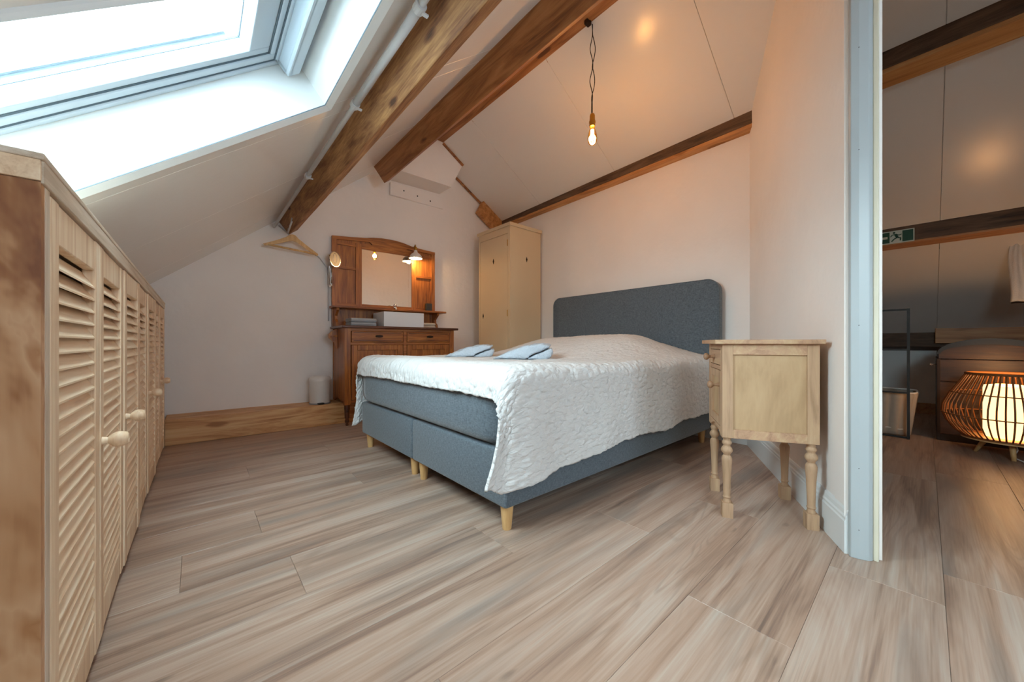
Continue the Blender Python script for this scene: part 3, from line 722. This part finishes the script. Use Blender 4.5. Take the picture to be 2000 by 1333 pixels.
# ================================================================= NIGHTSTAND
NA = math.atan2(.478, .878)
ns = thing('nightstand', 'stripped pale wood nightstand with turned legs beside the door', 'nightstand', (1.905, .500, 0), NA)
HW = .168
Bx('top', strippedX, ns, -HW - .022, HW + .022, -HW - .012, HW + .030, .735, .753, bevel=.002)
def post(sx, sy_): return Bx('post', stripped, ns, sx * HW - (.04 if sx > 0 else 0), sx * HW + (.04 if sx < 0 else 0), sy_ * HW - (.04 if sy_ > 0 else 0), sy_ * HW + (.04 if sy_ < 0 else 0), .338, .735, bevel=.0015)
for sx in (-1, 1):
    for sy_ in (-1, 1): post(sx, sy_)
for sx in (-1, 1):
    for z0, z1 in ((.69, .735), (.338, .375)): Bx('side_rail', strippedX, ns, min(sx * HW, sx * (HW - .016)), max(sx * HW, sx * (HW - .016)), -HW + .04, HW - .04, z0, z1, bevel=.001)
    xa, xb = sorted((sx * (HW - .009), sx * (HW - .014)))
    Bx('side_panel', strippedP, ns, xa, xb, -HW + .035, HW - .035, .37, .695)
Bx('back_panel', strippedP, ns, -HW + .04, HW - .04, -HW + .004, -HW + .012, .345, .735)
Bx('bottom_board', strippedX, ns, -HW + .03, HW - .03, -HW + .01, HW - .01, .345, .357)
Bxs('front_rail', strippedX, ns, [(-HW + .04, HW - .04, HW - .02, HW - .001, .712, .735), (-HW + .04, HW - .04, HW - .02, HW - .001, .622, .640)])
ap = [(-HW + .04, .375)] + [(-HW + .04 + (2 * HW - .08) * i / 12, .338 + .03 * math.sin(PI * i / 12)) for i in range(13)] + [(HW - .04, .375)]
Pr('apron', strippedX, ns, ap, HW - .02, HW - .001)
dw = Bx('drawer', strippedX, ns, -HW + .043, HW - .043, HW - .02, HW + .001, .643, .709, bevel=.002)
kp = [(.009, 0), (.008, .006), (.006, .016), (.0065, .022), (.013, .027), (.0165, .034), (.015, .042), (.009, .046), (.003, .047)]
La('knob', knobw, dw, kp, 18, M=T(0, HW + .001, .676) @ RX(-PI / 2))
dd = Bxs('door', stripped, ns, [(-HW + .043, -HW + .085, HW - .02, HW, .378, .619), (HW - .085, HW - .043, HW - .02, HW, .378, .619), (-HW + .085, HW - .085, HW - .02, HW, .585, .619), (-HW + .085, HW - .085, HW - .02, HW, .378, .412)], bevel=.001)
Bx('door_panel', strippedP, dd, -HW + .08, HW - .08, HW - .014, HW - .009, .405, .59)
La('knob', knobw, dd, kp, 18, M=T(-HW + .066 + .0, HW, .555) @ RX(-PI / 2))
legp = [(.015, .062), (.0155, .068), (.0125, .074), (.0135, .080), (.016, .084), (.0135, .089), (.0135, .094), (.0145, .14), (.0165, .19), (.0195, .235), (.020, .247), (.017, .256), (.0125, .262), (.0145, .268), (.0205, .276), (.022, .284), (.019, .293), (.0135, .300), (.0135, .304), (.018, .311), (.0185, .317), (.0135, .325), (.016, .338)]
def ns_leg():
    bm = bmesh.new(); box(bm, -.020, .020, -.020, .020, 0, .062); lathe(bm, legp, 20)
    o = bm_obj('leg', bm, stripped, ns, smooth=True); md = o.modifiers.new('split', 'EDGE_SPLIT'); md.split_angle = math.radians(40); return o
l0 = ns_leg(); l0.location = (-HW + .021, HW - .021, 0)
for x, y in ((HW - .021, HW - .021), (-HW + .021, -HW + .021), (HW - .021, -HW + .021)): copyo(l0, ns, (x, y, 0))

# ================================================================= DRESSER
DA = -.033
ds = thing('washstand_dresser', 'brown oak antique washstand dresser with drawers and doors', 'dresser', (.980, 3.370, 0), DA)
DW, DD = 1.10, .415
Bx('top', dresserD, ds, -.025, DW + .038, -.03, DD, .873, .895, bevel=.004)
for x0, x1 in ((0, .052), (DW - .052, DW)): Bx('post', dresserV, ds, x0, x1, 0, .045, .185, .873, bevel=.002)
Bx('back_panel', dresserV, ds, .0, DW, DD - .015, DD, .19, .873)
Bx('bottom_board', dresserH, ds, .01, DW - .01, .02, DD - .02, .215, .235)
for x0 in (0, DW - .018):
    pr = [(.045, .225), (.10, .205), (.16, .21), (.25, .235), (.33, .215), (.37, .19), (DD, .19), (DD, .873), (.045, .873)]
    Pr('side_panel', dresserV, ds, pr, x0 + .004, x0 + .016, 'X')
Bxs('front_frame', dresserH, ds, [(.052, DW - .052, .002, .03, .848, .873), (.052, DW - .052, .002, .03, .722, .744), (.538, .572, .001, .03, .20, .873), (.052, DW - .052, .002, .03, .20, .225)], bevel=.001)
for x0, x1, xh_ in ((.055, .536, .30), (.574, DW - .055, .815)):
    d = Bx('drawer', dresserH, ds, x0 + .003, x1 - .003, -.004, .02, .747, .845, bevel=.003)
    Bxs('drawer_moulding', dresserD, d, [(x0 + .02, x1 - .02, -.007, -.004, .829, .835), (x0 + .02, x1 - .02, -.007, -.004, .757, .763)])
    bm = bmesh.new(); prism(bm, [(xh_ - .035, .802), (xh_ - .028, .792), (xh_, .788), (xh_ + .028, .792), (xh_ + .035, .802), (xh_ + .028, .81), (xh_, .813), (xh_ - .028, .81)], -.020, -.004)
    bm_obj('handle', bm, darkiron, d, bevel=.002)
    dd = Bxs('door', dresserV, ds, [(x0 + .003, x0 + .055, -.002, .02, .228, .719), (x1 - .055, x1 - .003, -.002, .02, .228, .719), (x0 + .055, x1 - .055, -.002, .02, .672, .719), (x0 + .055, x1 - .055, -.002, .02, .228, .28)], bevel=.003)
    Bx('door_panel', dresserV, dd, x0 + .05, x1 - .05, .008, .014, .27, .68)
dl = La('leg', dresserD, ds, [(.010, 0), (.013, .012), (.011, .02), (.017, .034), (.019, .045), (.014, .056), (.014, .062), (.020, .072), (.0205, .10), (.022, .135), (.024, .15), (.024, .186)], 18)
dl.location = (.027, .026, 0); copyo(dl, ds, (DW - .027, .026, 0))
# side bracket with rail
br = [(.0, .88), (-.025, .862), (-.055, .845), (-.078, .815), (-.076, .785), (-.055, .765), (-.03, .745), (-.012, .70), (0, .68)]
b1 = Pr('towel_bracket', dresserV, ds, br, .24, .258, 'Y', bevel=.003)
Tu('rail', dresserV, b1, [(-.055, .255, .80), (-.055, .04, .80)], .008, 10)
# upper part: backboard, frames, mirror
U = .398
topc = [(-.014, 1.776), (.15, 1.79), (.30, 1.808), (.38, 1.824), (.46, 1.834), (.54, 1.836), (.62, 1.834), (.70, 1.824), (.79, 1.804), (.93, 1.79), (1.075, 1.782)]
bb = Pr('backboard', dresserV, ds, [(-.014, .895), (1.075, .895)] + topc[::-1], U + .004, U + .016)
bb['label'] = 'tall carved oak back carrying the mirror'
# arched top rail
pr = [(-.014, 1.745), (.34, 1.772)] + [(.38, 1.735), (.70, 1.735)] + [(.74, 1.765), (1.075, 1.750)] + topc[::-1]
Pr('top_rail', dresserH, ds, pr, U - .014, U + .006, bevel=.002)
def st(x0, x1, z0, z1, m=dresserV, y=U - .010, n='stile'): return Bx(n, m, ds, x0, x1, y, U + .006, z0, z1, bevel=.0015)
st(-.014, .032, 1.10, 1.75); st(1.03, 1.075, 1.10, 1.755); st(.205, .262, 1.10, 1.74, y=U - .012); st(.792, .845, 1.10, 1.74, y=U - .012)
st(.262, .792, 1.69, 1.745, dresserH, n='rail', y=U - .012); st(.262, .792, 1.093, 1.130, dresserH, n='rail', y=U - .012)
for x0, x1 in ((.032, .205), (.845, 1.03)):
    st(x0, x1, 1.093, 1.130, dresserH, n='rail'); st(x0, x1, 1.466, 1.49, dresserH, n='rail'); st(x0, x1, 1.70, 1.725, dresserH, n='rail')
mr = Bx('mirror', mirror, ds, .264, .790, U - .006, U - .002, 1.132, 1.688, bevel=0)
Bxs('mirror_bevel', mirror, mr, [(.758, .762, U - .0075, U - .006, 1.14, 1.68)])
Bx('shelf', dresserH, ds, -.034, 1.150, U - .145, U + .01, 1.073, 1.093, bevel=.004)
for x0 in (.0, 1.045):
    br = [(U + .004, .895), (U + .004, 1.073), (U - .12, 1.073), (U - .125, 1.05), (U - .095, 1.03), (U - .055, 1.0), (U - .06, .965), (U - .09, .94), (U - .10, .895)]
    Pr('shelf_bracket', dresserV, ds, br, x0, x0 + .024, 'X', bevel=.002)

def on_dresser(x, y, z): v = Matrix.Rotation(DA, 3, 'Z') @ Vector((x, y, 0)); return (.980 + v.x, 3.370 + v.y, z)
# basin
bs = thing('wash_basin', 'white rectangular ceramic basin standing on the oak dresser', 'basin', on_dresser(.565, .19, .895), DA)
bm = bmesh.new(); w2, d2, h_ = .205, .155, .145
out_ = [(-w2, -d2), (w2, -d2), (w2, d2), (-w2, d2)]; inn = [(-w2 + .014, -d2 + .014), (w2 - .014, -d2 + .014), (w2 - .014, d2 - .06), (-w2 + .014, d2 - .06)]
o0 = [bm.verts.new((x, y, 0)) for x, y in out_]; o1 = [bm.verts.new((x, y, h_)) for x, y in out_]
i1 = [bm.verts.new((x, y, h_)) for x, y in inn]; i0 = [bm.verts.new((x * .86, y * .86, .03)) for x, y in inn]
bm.faces.new(o0); bm.faces.new(i0)
for A, B in ((o0, o1), (o1, i1), (i1, i0)):
    for k in range(4): bm.faces.new((A[k], A[(k + 1) % 4], B[(k + 1) % 4], B[k]))
bm_obj('bowl', bm, ceramic, bs, bevel=.004)
fa = thing('basin_tap', 'chrome tap on the rear edge of the white basin', 'tap', on_dresser(.575, .318, 1.041), DA)
La('body', chrome, fa, [(.020, 0), (.020, .006), (.016, .010), (.015, .055), (.017, .06), (.017, .075), (.010, .080)], 18)
Tu('spout', chrome, fa, [(0, 0, .045), (-.01, -.04, .058), (-.02, -.085, .056), (-.024, -.10, .045)], .009, 10)
La('lever', chrome, fa, [(.004, 0), (.014, .004), (.018, .012), (.016, .022), (.008, .028)], 16, M=T(0, 0, .078) @ RX(.5))
# towels beside basin
def rolled(name, label, mat, loc, L_, W_, H_):
    bm = bmesh.new(); n = 22
    for lay in range(2):
        z0, z1 = lay * H_ / 2 + .001, (lay + 1) * H_ / 2 - .001
        pts = [(x * (W_ / 2 - .008), z0 + (z1 - z0) / 2 + zz * (z1 - z0) / 2) for x, zz in ((-1, -.7), (-.95, -1), (.95, -1), (1, -.7), (1.06, 0), (1, .7), (.95, 1), (-.95, 1), (-1, .7), (-1.06, 0))]
        prism(bm, pts, -L_ / 2, L_ / 2, 'X')
    o = bm_obj(name, bm, mat, None, bevel=.006, seg=3); o.location = loc; o.rotation_euler = (0, 0, DA); return tag(o, label, 'towel')
rolled('folded_towel', 'grey and white folded towels left of the basin', towelgrey, on_dresser(.19, .17, .8955), .23, .20, .075)
rolled('folded_towel', 'cream folded towel right of the basin', towelcream, on_dresser(.885, .24, .8955), .17, .16, .058)
bx_ = Bx('small_box', plain('charcoal card', '#3a3d3b', .6), None, -.033, .033, -.02, .02, 0, .088, bevel=.002); bx_.location = on_dresser(.975, .345, 1.0935); bx_.rotation_euler = (0, 0, DA)
tag(bx_, 'small dark grey box on the dresser shelf under the lamp', 'box')
# lamp clipped to the top of the backboard
wl = thing('clip_lamp', 'small white metal lamp clipped above the mirror, lit', 'lamp', on_dresser(.80, .30, 1.655), DA); wl.scale = (1.35, 1.35, 1.15)
shade = [(.012, .078), (.014, .062), (.020, .052), (.034, .042), (.047, .024), (.052, .004), (.053, 0), (.051, 0), (.050, .004), (.045, .023), (.032, .040), (.018, .050), (.012, .060)]
La('shade', MATS.get('white enamel'), wl, shade, 28, caps=False)
La('socket', brass, wl, [(.009, .055), (.010, .08), (.013, .085), (.013, .105), (.006, .112)], 16)
La('bulb', emis('warm small bulb', '#ffd9a0', 25), wl, [(.006, .050), (.014, .038), (.019, .022), (.016, .008), (.006, .002)], 16)
Tu('arm', brass, wl, [(0, 0, .108), (.004, .012, .130), (.012, .035, .142), (.02, .07, .132), (.022, .09, .112), (.022, .098, .09)], .004, 8)
Bx('clamp', brass, wl, .01, .034, .078, .122, .075, .128, bevel=.003)
lamp('clip_lamp_light', 'POINT', (wl.location.x, wl.location.y, 1.648), 4.5, (1, .60, .24), shadow_soft_size=.018)
# shaving mirror on an arm
sm = thing('shaving_mirror', 'round chrome-rimmed shaving mirror on a folding arm', 'mirror', on_dresser(-.005, .33, 1.535), DA)
Mf = RZ(.65) @ RX(PI / 2)
La('glass', plain('pale mirror disc', '#d9c4a2', .35, noise_amt=.02), sm, [(.001, 0), (.070, 0), (.070, .006), (.001, .006)], 36, M=Mf)
La('rim', chrome, sm, [(.069, -.002), (.073, -.002), (.073, .009), (.069, .009)], 36, M=Mf, caps=False)
Tu('ring', MATS['chrome'], sm, [Mf @ Vector((-.035 + .045 * math.cos(a) * .55, .0 + .045 * math.sin(a), .035)) for a in [2 * PI * i / 24 for i in range(24)]], .002, 6, closed=True)
Tu('arm', chrome, sm, [(-.03, .03, -.02), (-.034, .04, -.07), (-.034, .045, -.235)], .004, 8); Tu('arm', chrome, sm, [(-.015, .04, -.07), (-.015, .045, -.225)], .004, 8)
La('pivot', chrome, sm, [(.008, 0), (.010, .01), (.010, .022), (.006, .03)], 14, c=(-.030, .045, -.265))
Bx('wall_plate', chrome, sm, -.042, -.008, .05, .062, -.25, -.06, bevel=.003)

# ================================================================= WARDROBE
wd = thing('wardrobe', 'narrow tall cream painted wardrobe in the corner', 'wardrobe', (2.56, 2.962, 0))
Bx('carcass', cream, wd, .004, .470, 0.002, .575, .0, 2.015, bevel=.003)
Bx('cornice', cream, wd, -.018, .478, -.016, .595, 2.015, 2.052, bevel=.004)
Bx('plinth', cream, wd, -.006, .472, -.006, .58, 0, .08, bevel=.003)
Bxs('front_frame', cream, wd, [(-.004, .004, .002, .042, .08, 2.015), (-.004, .004, .545, .575, .08, 2.015), (-.004, .004, .042, .545, 1.94, 2.015)], bevel=.001)
d = Bx('door', cream, wd, -.004, .003, .045, .542, .09, 1.936, bevel=.002)
def diamond(par, M):
    bm = bmesh.new(); prism(bm, [(0, .030), (.008, .006), (.012, 0), (.008, -.006), (0, -.030), (-.008, -.006), (-.012, 0), (-.008, .006)], -.004, 0, 'Y'); return bm_obj('keyhole_plate', bm, darkiron, par, M=M)
diamond(d, T(-.004, .29, 1.67) @ RZ(-PI / 2)); diamond(d, T(-.004, .485, 1.056) @ RZ(-PI / 2))
diamond(wd, T(.245, .002, 1.68))
for z in (.45, 1.066, 1.835):
    La('hinge', brass, wd, [(.005, -.035), (.005, .035)], 10, c=(-.006, .044, z))

# ================================================================= small things on the left
bn = thing('pedal_bin', 'small white pedal bin on the pine ledge beside the dresser', 'bin', (.850, 3.655, .185), .2)
La('body', whitemetal, bn, [(.084, 0), (.086, .006), (.086, .20), (.088, .206), (.088, .212)], 32)
La('lid', whitemetal, bn, [(.089, .2125), (.089, .222), (.086, .236), (.076, .246), (.05, .252), (.001, .254)], 32)
La('base_ring', plain('grey plastic', '#8e9496', .5), bn, [(.0865, .0005), (.088, .001), (.088, .010), (.0865, .011)], 32, caps=False)
Bx('pedal', blackm, bn, -.062, -.012, -.112, -.082, .006, .018, bevel=.003)
# hanger
hg = thing('coat_hanger', 'wooden coat hanger hanging from the end of the old beam', 'hanger', (.640, 3.70, 1.68))
def hgp(x, z): return (x, z)
bm = bmesh.new()
pts = [(-.220, -.098), (-.205, -.112), (-.12, -.082), (-.03, -.042), (.0, -.034), (.03, -.042), (.12, -.098), (.190, -.138), (.203, -.132), (.205, -.118), (.12, -.062), (.05, -.010), (.022, .018), (0, .024), (-.022, .018), (-.05, -.008), (-.13, -.054)]
prism(bm, pts, -.006, .006)
bm_obj('shoulder', bm, legwood, hg, bevel=.003)
Tu('bar', legwood, hg, [(-.185, 0, -.097), (.185, 0, -.122)], .009, 10)
Tu('hook', chrome, hg, [(0, 0, .01), (0, 0, .04), (.012, 0, .055), (.024, 0, .07), (.016, 0, .088), (0, 0, .092)], .002, 6)
# little rod on the purlin end
rp = thing('hanging_rod', 'short pale metal rod screwed under the end of the old beam', 'rod')
Tu('rod', pipegrey, rp, [(.585, 3.42, 1.735), (.612, 3.74, 1.728)], .007, 8)
Tu('bracket', pipegrey, rp, [(.585, 3.45, 1.735), (.592, 3.45, 1.775)], .005, 6); Tu('bracket', pipegrey, rp, [(.610, 3.72, 1.728), (.612, 3.72, 1.775)], .005, 6)
# pipe along the purlin
pp = thing('conduit_pipe', 'pale grey pipe clipped along the upper edge of the old beam', 'pipe')
pq = lambda y, dx=0: Vector((.514 + dx, y, 1.398 + .81 * .514 - .045))
Tu('pipe', pipegrey, pp, [pq(-2.28), pq(1.0), pq(3.80)], .011, 12)
Tu('pipe', pipegrey, pp, [pq(1.02) + Vector((0, 0, 0)), pq(1.62)], .015, 12)
for y in (1.02, 1.62, 2.5):
    bm = bmesh.new(); tube(bm, [pq(y - .014), pq(y + .014)], .018, 14); box(bm, .512, .542, y - .006, y + .006, pq(0).z - .016, pq(0).z - .011)
    bm_obj('pipe_clip', bm, pipegrey, pp)
# wire along the wall to the dresser
tag(Tu('wall_cable', pipegrey, None, [(.55, gy(.55) - .008, 1.79), (.66, gy(.66) - .008, 1.70), (.78, gy(.78) - .008, 1.63), (.88, gy(.88) - .008, 1.55), (.940, gy(.94) - .008, 1.47), (.955, gy(.95) - .008, 1.38), (.957, gy(.957) - .008, .95)], .006, 8), 'white cable curving down the wall beside the oak dresser', 'cable')

# ================================================================= pendant bulb
BX, BY = 2.046, 1.506
pd = thing('pendant_bulb', 'bare warm filament bulb hanging on a twisted cable', 'lamp', (BX, BY, 0))
La('ceiling_hook', darkiron, pd, [(.018, 2.93), (.018, 2.944), (.008, 2.9445)], 16, c=(-.018, .016, 0))
Bx('hook_plate', darkiron, pd, -.055, -.01, .00, .03, 2.915, 2.9445, bevel=.006)
def strand(ph):
    out = []
    for i in range(60):
        t = i / 59; z = 2.93 - t * (2.93 - 2.31)
        env = (0 if t < .12 else (.016 * abs(math.sin((t - .12) / .74 * PI * 2.0)) if t < .86 else 0)) + .0022
        a = ph + t * 9
        out.append((env * math.cos(a) + .004 * math.sin(t * 5), env * math.sin(a), z))
    return out
blackcord = plain('black braided cord', '#1d1713', .8)
Tu('cord', blackcord, pd, strand(0), .003, 6); Tu('cord', blackcord, pd, strand(PI), .003, 6)
La('socket', brass, pd, [(.006, 2.318), (.014, 2.312), (.018, 2.300), (.019, 2.268), (.022, 2.262), (.022, 2.250), (.020, 2.246), (.020, 2.226), (.016, 2.224)], 22)
amber = glassy('amber bulb glass', '#ffd893', .05)
La('bulb', amber, pd, [(.014, 2.228), (.016, 2.215), (.022, 2.198), (.030, 2.170), (.033, 2.148), (.031, 2.125), (.022, 2.108), (.008, 2.099), (.001, 2.098)], 28, caps=False)
fil = emis('hot filament', '#ffb860', 140)
bm = bmesh.new()
for k in range(6):
    a = 2 * PI * k / 6; tube(bm, [(.008 * math.cos(a), .008 * math.sin(a), 2.205), (.012 * math.cos(a + .3), .012 * math.sin(a + .3), 2.135)], .0022, 6)
bm_obj('filament', bm, fil, pd, smooth=True)
lamp('pendant_bulb_light', 'POINT', (BX, BY, 2.165), 5.2, (1, .68, .43), shadow_soft_size=.03)

# ================================================================= HALL
# exit sign
sg = thing('exit_sign', 'green and white running man exit sign on the hall beam', 'sign', (4.149, .262, 1.524), -PI / 2)
# local x to the right of the viewer (world -y), local y = depth behind, z up
sw_, sh_ = .205, .100
white_s = plain('sign white', '#d5dccf', .4, noise_amt=0); green_s = plain('sign green', '#0c4a33', .4, noise_amt=0)
Bx('board', white_s, sg, .0, sw_, -.004, 0, 0, sh_, bevel=.001)
Bx('green_field', green_s, sg, .006, .073, -.006, -.004, .008, sh_ - .008); Bx('green_field', green_s, sg, .142, sw_ - .006, -.006, -.004, .008, sh_ - .008)
def flat(name, mat, polys, y0=-.008, y1=-.004):
    bm = bmesh.new()
    for p in polys: prism(bm, p, y0, y1)
    return bm_obj(name, bm, mat, sg)
def limb(pts, w_):
    out = []
    for (x0, z0), (x1, z1) in zip(pts, pts[1:]):
        d = Vector((x1 - x0, z1 - z0)); n = Vector((-d.y, d.x)).normalized() * w_ / 2
        out.append([(x0 + n.x, z0 + n.y), (x1 + n.x, z1 + n.y), (x1 - n.x, z1 - n.y), (x0 - n.x, z0 - n.y)])
    return out
cxm = .1075
SC = .86
fig = limb([(cxm - .004, .078), (cxm + .010, .045)], .017) + limb([(cxm + .010, .048), (cxm - .010, .036), (cxm - .028, .014)], .008) + limb([(cxm + .010, .046), (cxm + .030, .040), (cxm + .028, .016)], .008) \
    + limb([(cxm - .004, .076), (cxm - .024, .074), (cxm - .034, .058)], .006) + limb([(cxm - .002, .076), (cxm + .020, .066), (cxm + .036, .072)], .006)
fig.append([(cxm - .012 + .008 * math.cos(a), .092 + .008 * math.sin(a)) for a in [2 * PI * i / 12 for i in range(12)]])
fig = [[(cxm + (x - cxm) * SC, z * SC + .004) for x, z in p] for p in fig]
flat('running_man', green_s, fig)
flat('arrow', white_s, [[(.013, .050), (.033, .074), (.033, .059), (.062, .059), (.062, .041), (.033, .041), (.033, .026)]])
# domed trunk
tk = thing('domed_trunk', 'old domed wooden trunk with dark iron edges', 'trunk', (4.256, -.305, 0))
trunkw = wood('old trunk wood', [(.25, '#1c0e05'), (.5, '#38200c'), (.8, '#4c2e14')], 'Y', 2.5, 10, .5, 1.5, .2)
H1 = .62; HWt = .25; LT = .85
for z0, z1 in ((.05, .235), (.240, .445), (.45, .615)): Bx('board', trunkw, tk, .006, .022, -HWt + .004, HWt - .004, z0, z1, bevel=.003)
Bx('body', trunkw, tk, .022, LT, -HWt + .004, HWt - .004, .0, H1 - .004)
Bxs('iron_band', darkiron, tk, [(-.002, .008, -HWt + .02, HWt - .02, .222, .256), (-.002, .008, -HWt, HWt, .0, .052), (-.003, .03, HWt - .018, HWt, .0, H1), (-.003, .03, -HWt, -HWt + .018, .0, H1)], bevel=.002)
def dome(h, inset=0, n=20): return [(-HWt + inset, H1)] + [(-(HWt - inset) * math.cos(PI * i / n), H1 + .035 + (h - .035 - inset) * math.sin(PI * i / n)) for i in range(n + 1)] + [(HWt - inset, H1)]
ld = Pr('lid', trunkw, tk, dome(.145, .010), .012, LT, 'X')
# iron rims of the lid
def rim(x0, x1, hi, lo):
    bm = bmesh.new(); A = dome(hi, 0)[1:-1]; B = dome(lo, .018)[1:-1]; 
    pa = [[bm.verts.new((x, y, z)) for y, z in P] for x in (x0, x1) for P in (A, B)]
    a0, b0, a1, b1 = pa
    for i in range(len(A) - 1):
        bm.faces.new((a0[i], a0[i + 1], b0[i + 1], b0[i])); bm.faces.new((a1[i], b1[i], b1[i + 1], a1[i + 1])); bm.faces.new((a0[i], a1[i], a1[i + 1], a0[i + 1])); bm.faces.new((b0[i], b0[i + 1], b1[i + 1], b1[i]))
    for i in (0, -1): bm.faces.new((a0[i], b0[i], b1[i], a1[i]))
    bm_obj('lid_rim', bm, blackm, ld)
rim(-.006, .03, .152, .125); rim(.10, .14, .150, .150)
Tu('side_handle', chrome, tk, [(.02, HWt, .575), (.02, HWt + .02, .575), (.02, HWt + .028, .583), (.02, HWt + .034, .575), (.02, HWt + .028, .567), (.02, HWt + .02, .574)], .0025, 6)
# rattan floor lamp
rl = thing('rattan_lamp', 'glowing round rattan floor lamp on three wooden legs', 'lamp', (3.965, -.352, 0))
cane = plain('brown cane', '#8a5424', .6, noise_amt=.1)
ribp = [(.172, .535), (.205, .47), (.248, .39), (.276, .32), (.280, .27), (.262, .21), (.228, .155), (.190, .118)]
bm = bmesh.new(); tube(bm, [(r, 0, z) for r, z in ribp], .0042, 6); rib = bm_obj('rib', bm, cane, rl, smooth=True)
for k in range(1, 52): copyo(rib, rl, rot=(0, 0, 2 * PI * k / 52))
def circ(r, z, n=56): return [(r * math.cos(2 * PI * i / n), r * math.sin(2 * PI * i / n), z) for i in range(n)]
Tu('ring', cane, rl, circ(.172, .535), .009, 8, True); Tu('ring', cane, rl, circ(.241, .405), .004, 6, True); Tu('ring', cane, rl, circ(.281, .262), .004, 6, True); Tu('ring', cane, rl, circ(.190, .118), .008, 8, True)
La('base_plate', legwood, rl, [(.195, .104), (.195, .114), (.06, .114)], 32)
La('inner_shade', emis('glowing lamp shade', '#ffc080', 1.9), rl, [(.098, .125), (.102, .16), (.102, .44), (.098, .46), (.05, .47)], 32)
for a in (74, 184, 306):
    a = math.radians(a); c, s = math.cos(a), math.sin(a)
    bm = bmesh.new(); tube(bm, [(.135 * c, .135 * s, 0), (.085 * c, .085 * s, .108)], [.010, .016], 12)
    for v in bm.verts: v.co.z = max(0, v.co.z)
    bm_obj('leg', bm, legwood, rl, smooth=True)
Tu('cord', clothwhite, rl, [(-.05, -.02, .10), (-.06, -.03, .06), (-.09, -.01, .015), (-.16, -.06, .004), (-.22, -.16, .004), (-.20, -.35, .004)], .004, 8)
lamp('rattan_lamp_light', 'POINT', (3.965, -.352, .56), 2.4, (1, .55, .22), shadow_soft_size=.06)
lamp('rattan_lamp_glow', 'POINT', (3.965, -.352, .30), 3, (1, .55, .22), shadow_soft_size=.13)
# black towel stand
tr_ = thing('metal_stand', 'slim black metal frame stand with crossbars', 'stand', (4.13, .088, 0))
q = .008
def sq(name, a): return Bx(name, blackm, tr_, *a)
sq('upright', (-q, q, -q, q, 0, 1.005)); sq('upright', (-q, q, .47 - q, .47 + q, 0, 1.005))
for z in (.997, .686, .352, .008): sq('crossbar', (-q * .8, q * .8, q, .47 - q, z - q * .8, z + q * .8))
sq('foot', (-.03, .03, -q, q, 0, .012)); sq('foot', (-.03, .03, .47 - q, .47 + q, 0, .012))
# laundry basket
bk = thing('laundry_basket', 'pleated beige fabric basket behind the black stand', 'basket', (4.385, .32, 0))
bm = bmesh.new(); rings = []; n = 224
for lv in range(9):
    t = lv / 8; z = .005 + t * .335; a_, b_ = .165 + .02 * t, .225 + .045 * t; ring = []
    for k in range(n):
        th = 2 * PI * k / n; c, s = math.cos(th), math.sin(th); rr = (abs(c) ** 6 + abs(s) ** 6) ** (-1 / 6)
        pl = 1 + .075 * abs(math.sin(k * PI / 8)) * (1 - .3 * t) + .008 * math.sin(k * .9 + t * 3)
        ring.append(bm.verts.new((a_ * c * rr * pl, b_ * s * rr * pl, z)))
    rings.append(ring)
for A, B in zip(rings, rings[1:]):
    for k in range(n): bm.faces.new((A[k], A[(k + 1) % n], B[(k + 1) % n], B[k]))
bm.faces.new(rings[0][::-1])
bkm = plain('beige pleated fabric', '#a89c8e', .9, nscale=30)
ob = bm_obj('body', bm, bkm, bk, smooth=True); md = ob.modifiers.new('s', 'SOLIDIFY'); md.thickness = .004
top = []
for k in range(0, n, 2):
    th = 2 * PI * k / n; c, s = math.cos(th), math.sin(th); rr = (abs(c) ** 6 + abs(s) ** 6) ** (-1 / 6); top.append((.187 * c * rr, .273 * s * rr, .343))
Tu('rim', clothwhite, bk, top, .007, 8, True)
Tu('drawstring', clothwhite, bk, [(x * .93, y * .88, .055 + .004 * math.sin(i)) for i, (x, y, z) in enumerate(top)], .003, 6, True)
# white towel drape on the hall slope, with its rod
dp = thing('hanging_cloth', 'white cloth hanging below the hall beam at the right edge', 'cloth', (4.47, -.44, 0), 0)
bm = bmesh.new(); G_ = []
for i in range(25):
    t = i / 24; row = []
    zt = 1.512 - t * .475
    for j in range(15):
        u = j / 14; wd_ = .07 + .10 * t
        y = .045 - .02 * (1 - t) - u * wd_ + .010 * math.sin(t * 5)
        row.append(bm.verts.new((.012 * math.sin(u * 14 + t * 3) + .0, y, zt + .006 * math.sin(u * 9))))
    G_.append(row)
for i in range(24):
    for j in range(14): bm.faces.new((G_[i][j], G_[i + 1][j], G_[i + 1][j + 1], G_[i][j + 1]))
oc = bm_obj('drape', bm, clothwhite, dp, smooth=True); md = oc.modifiers.new('s', 'SOLIDIFY'); md.thickness = .004
Tu('rod', darkiron, dp, [(.02, .03, 1.032), (.02, -.5, 1.036)], .004, 6)
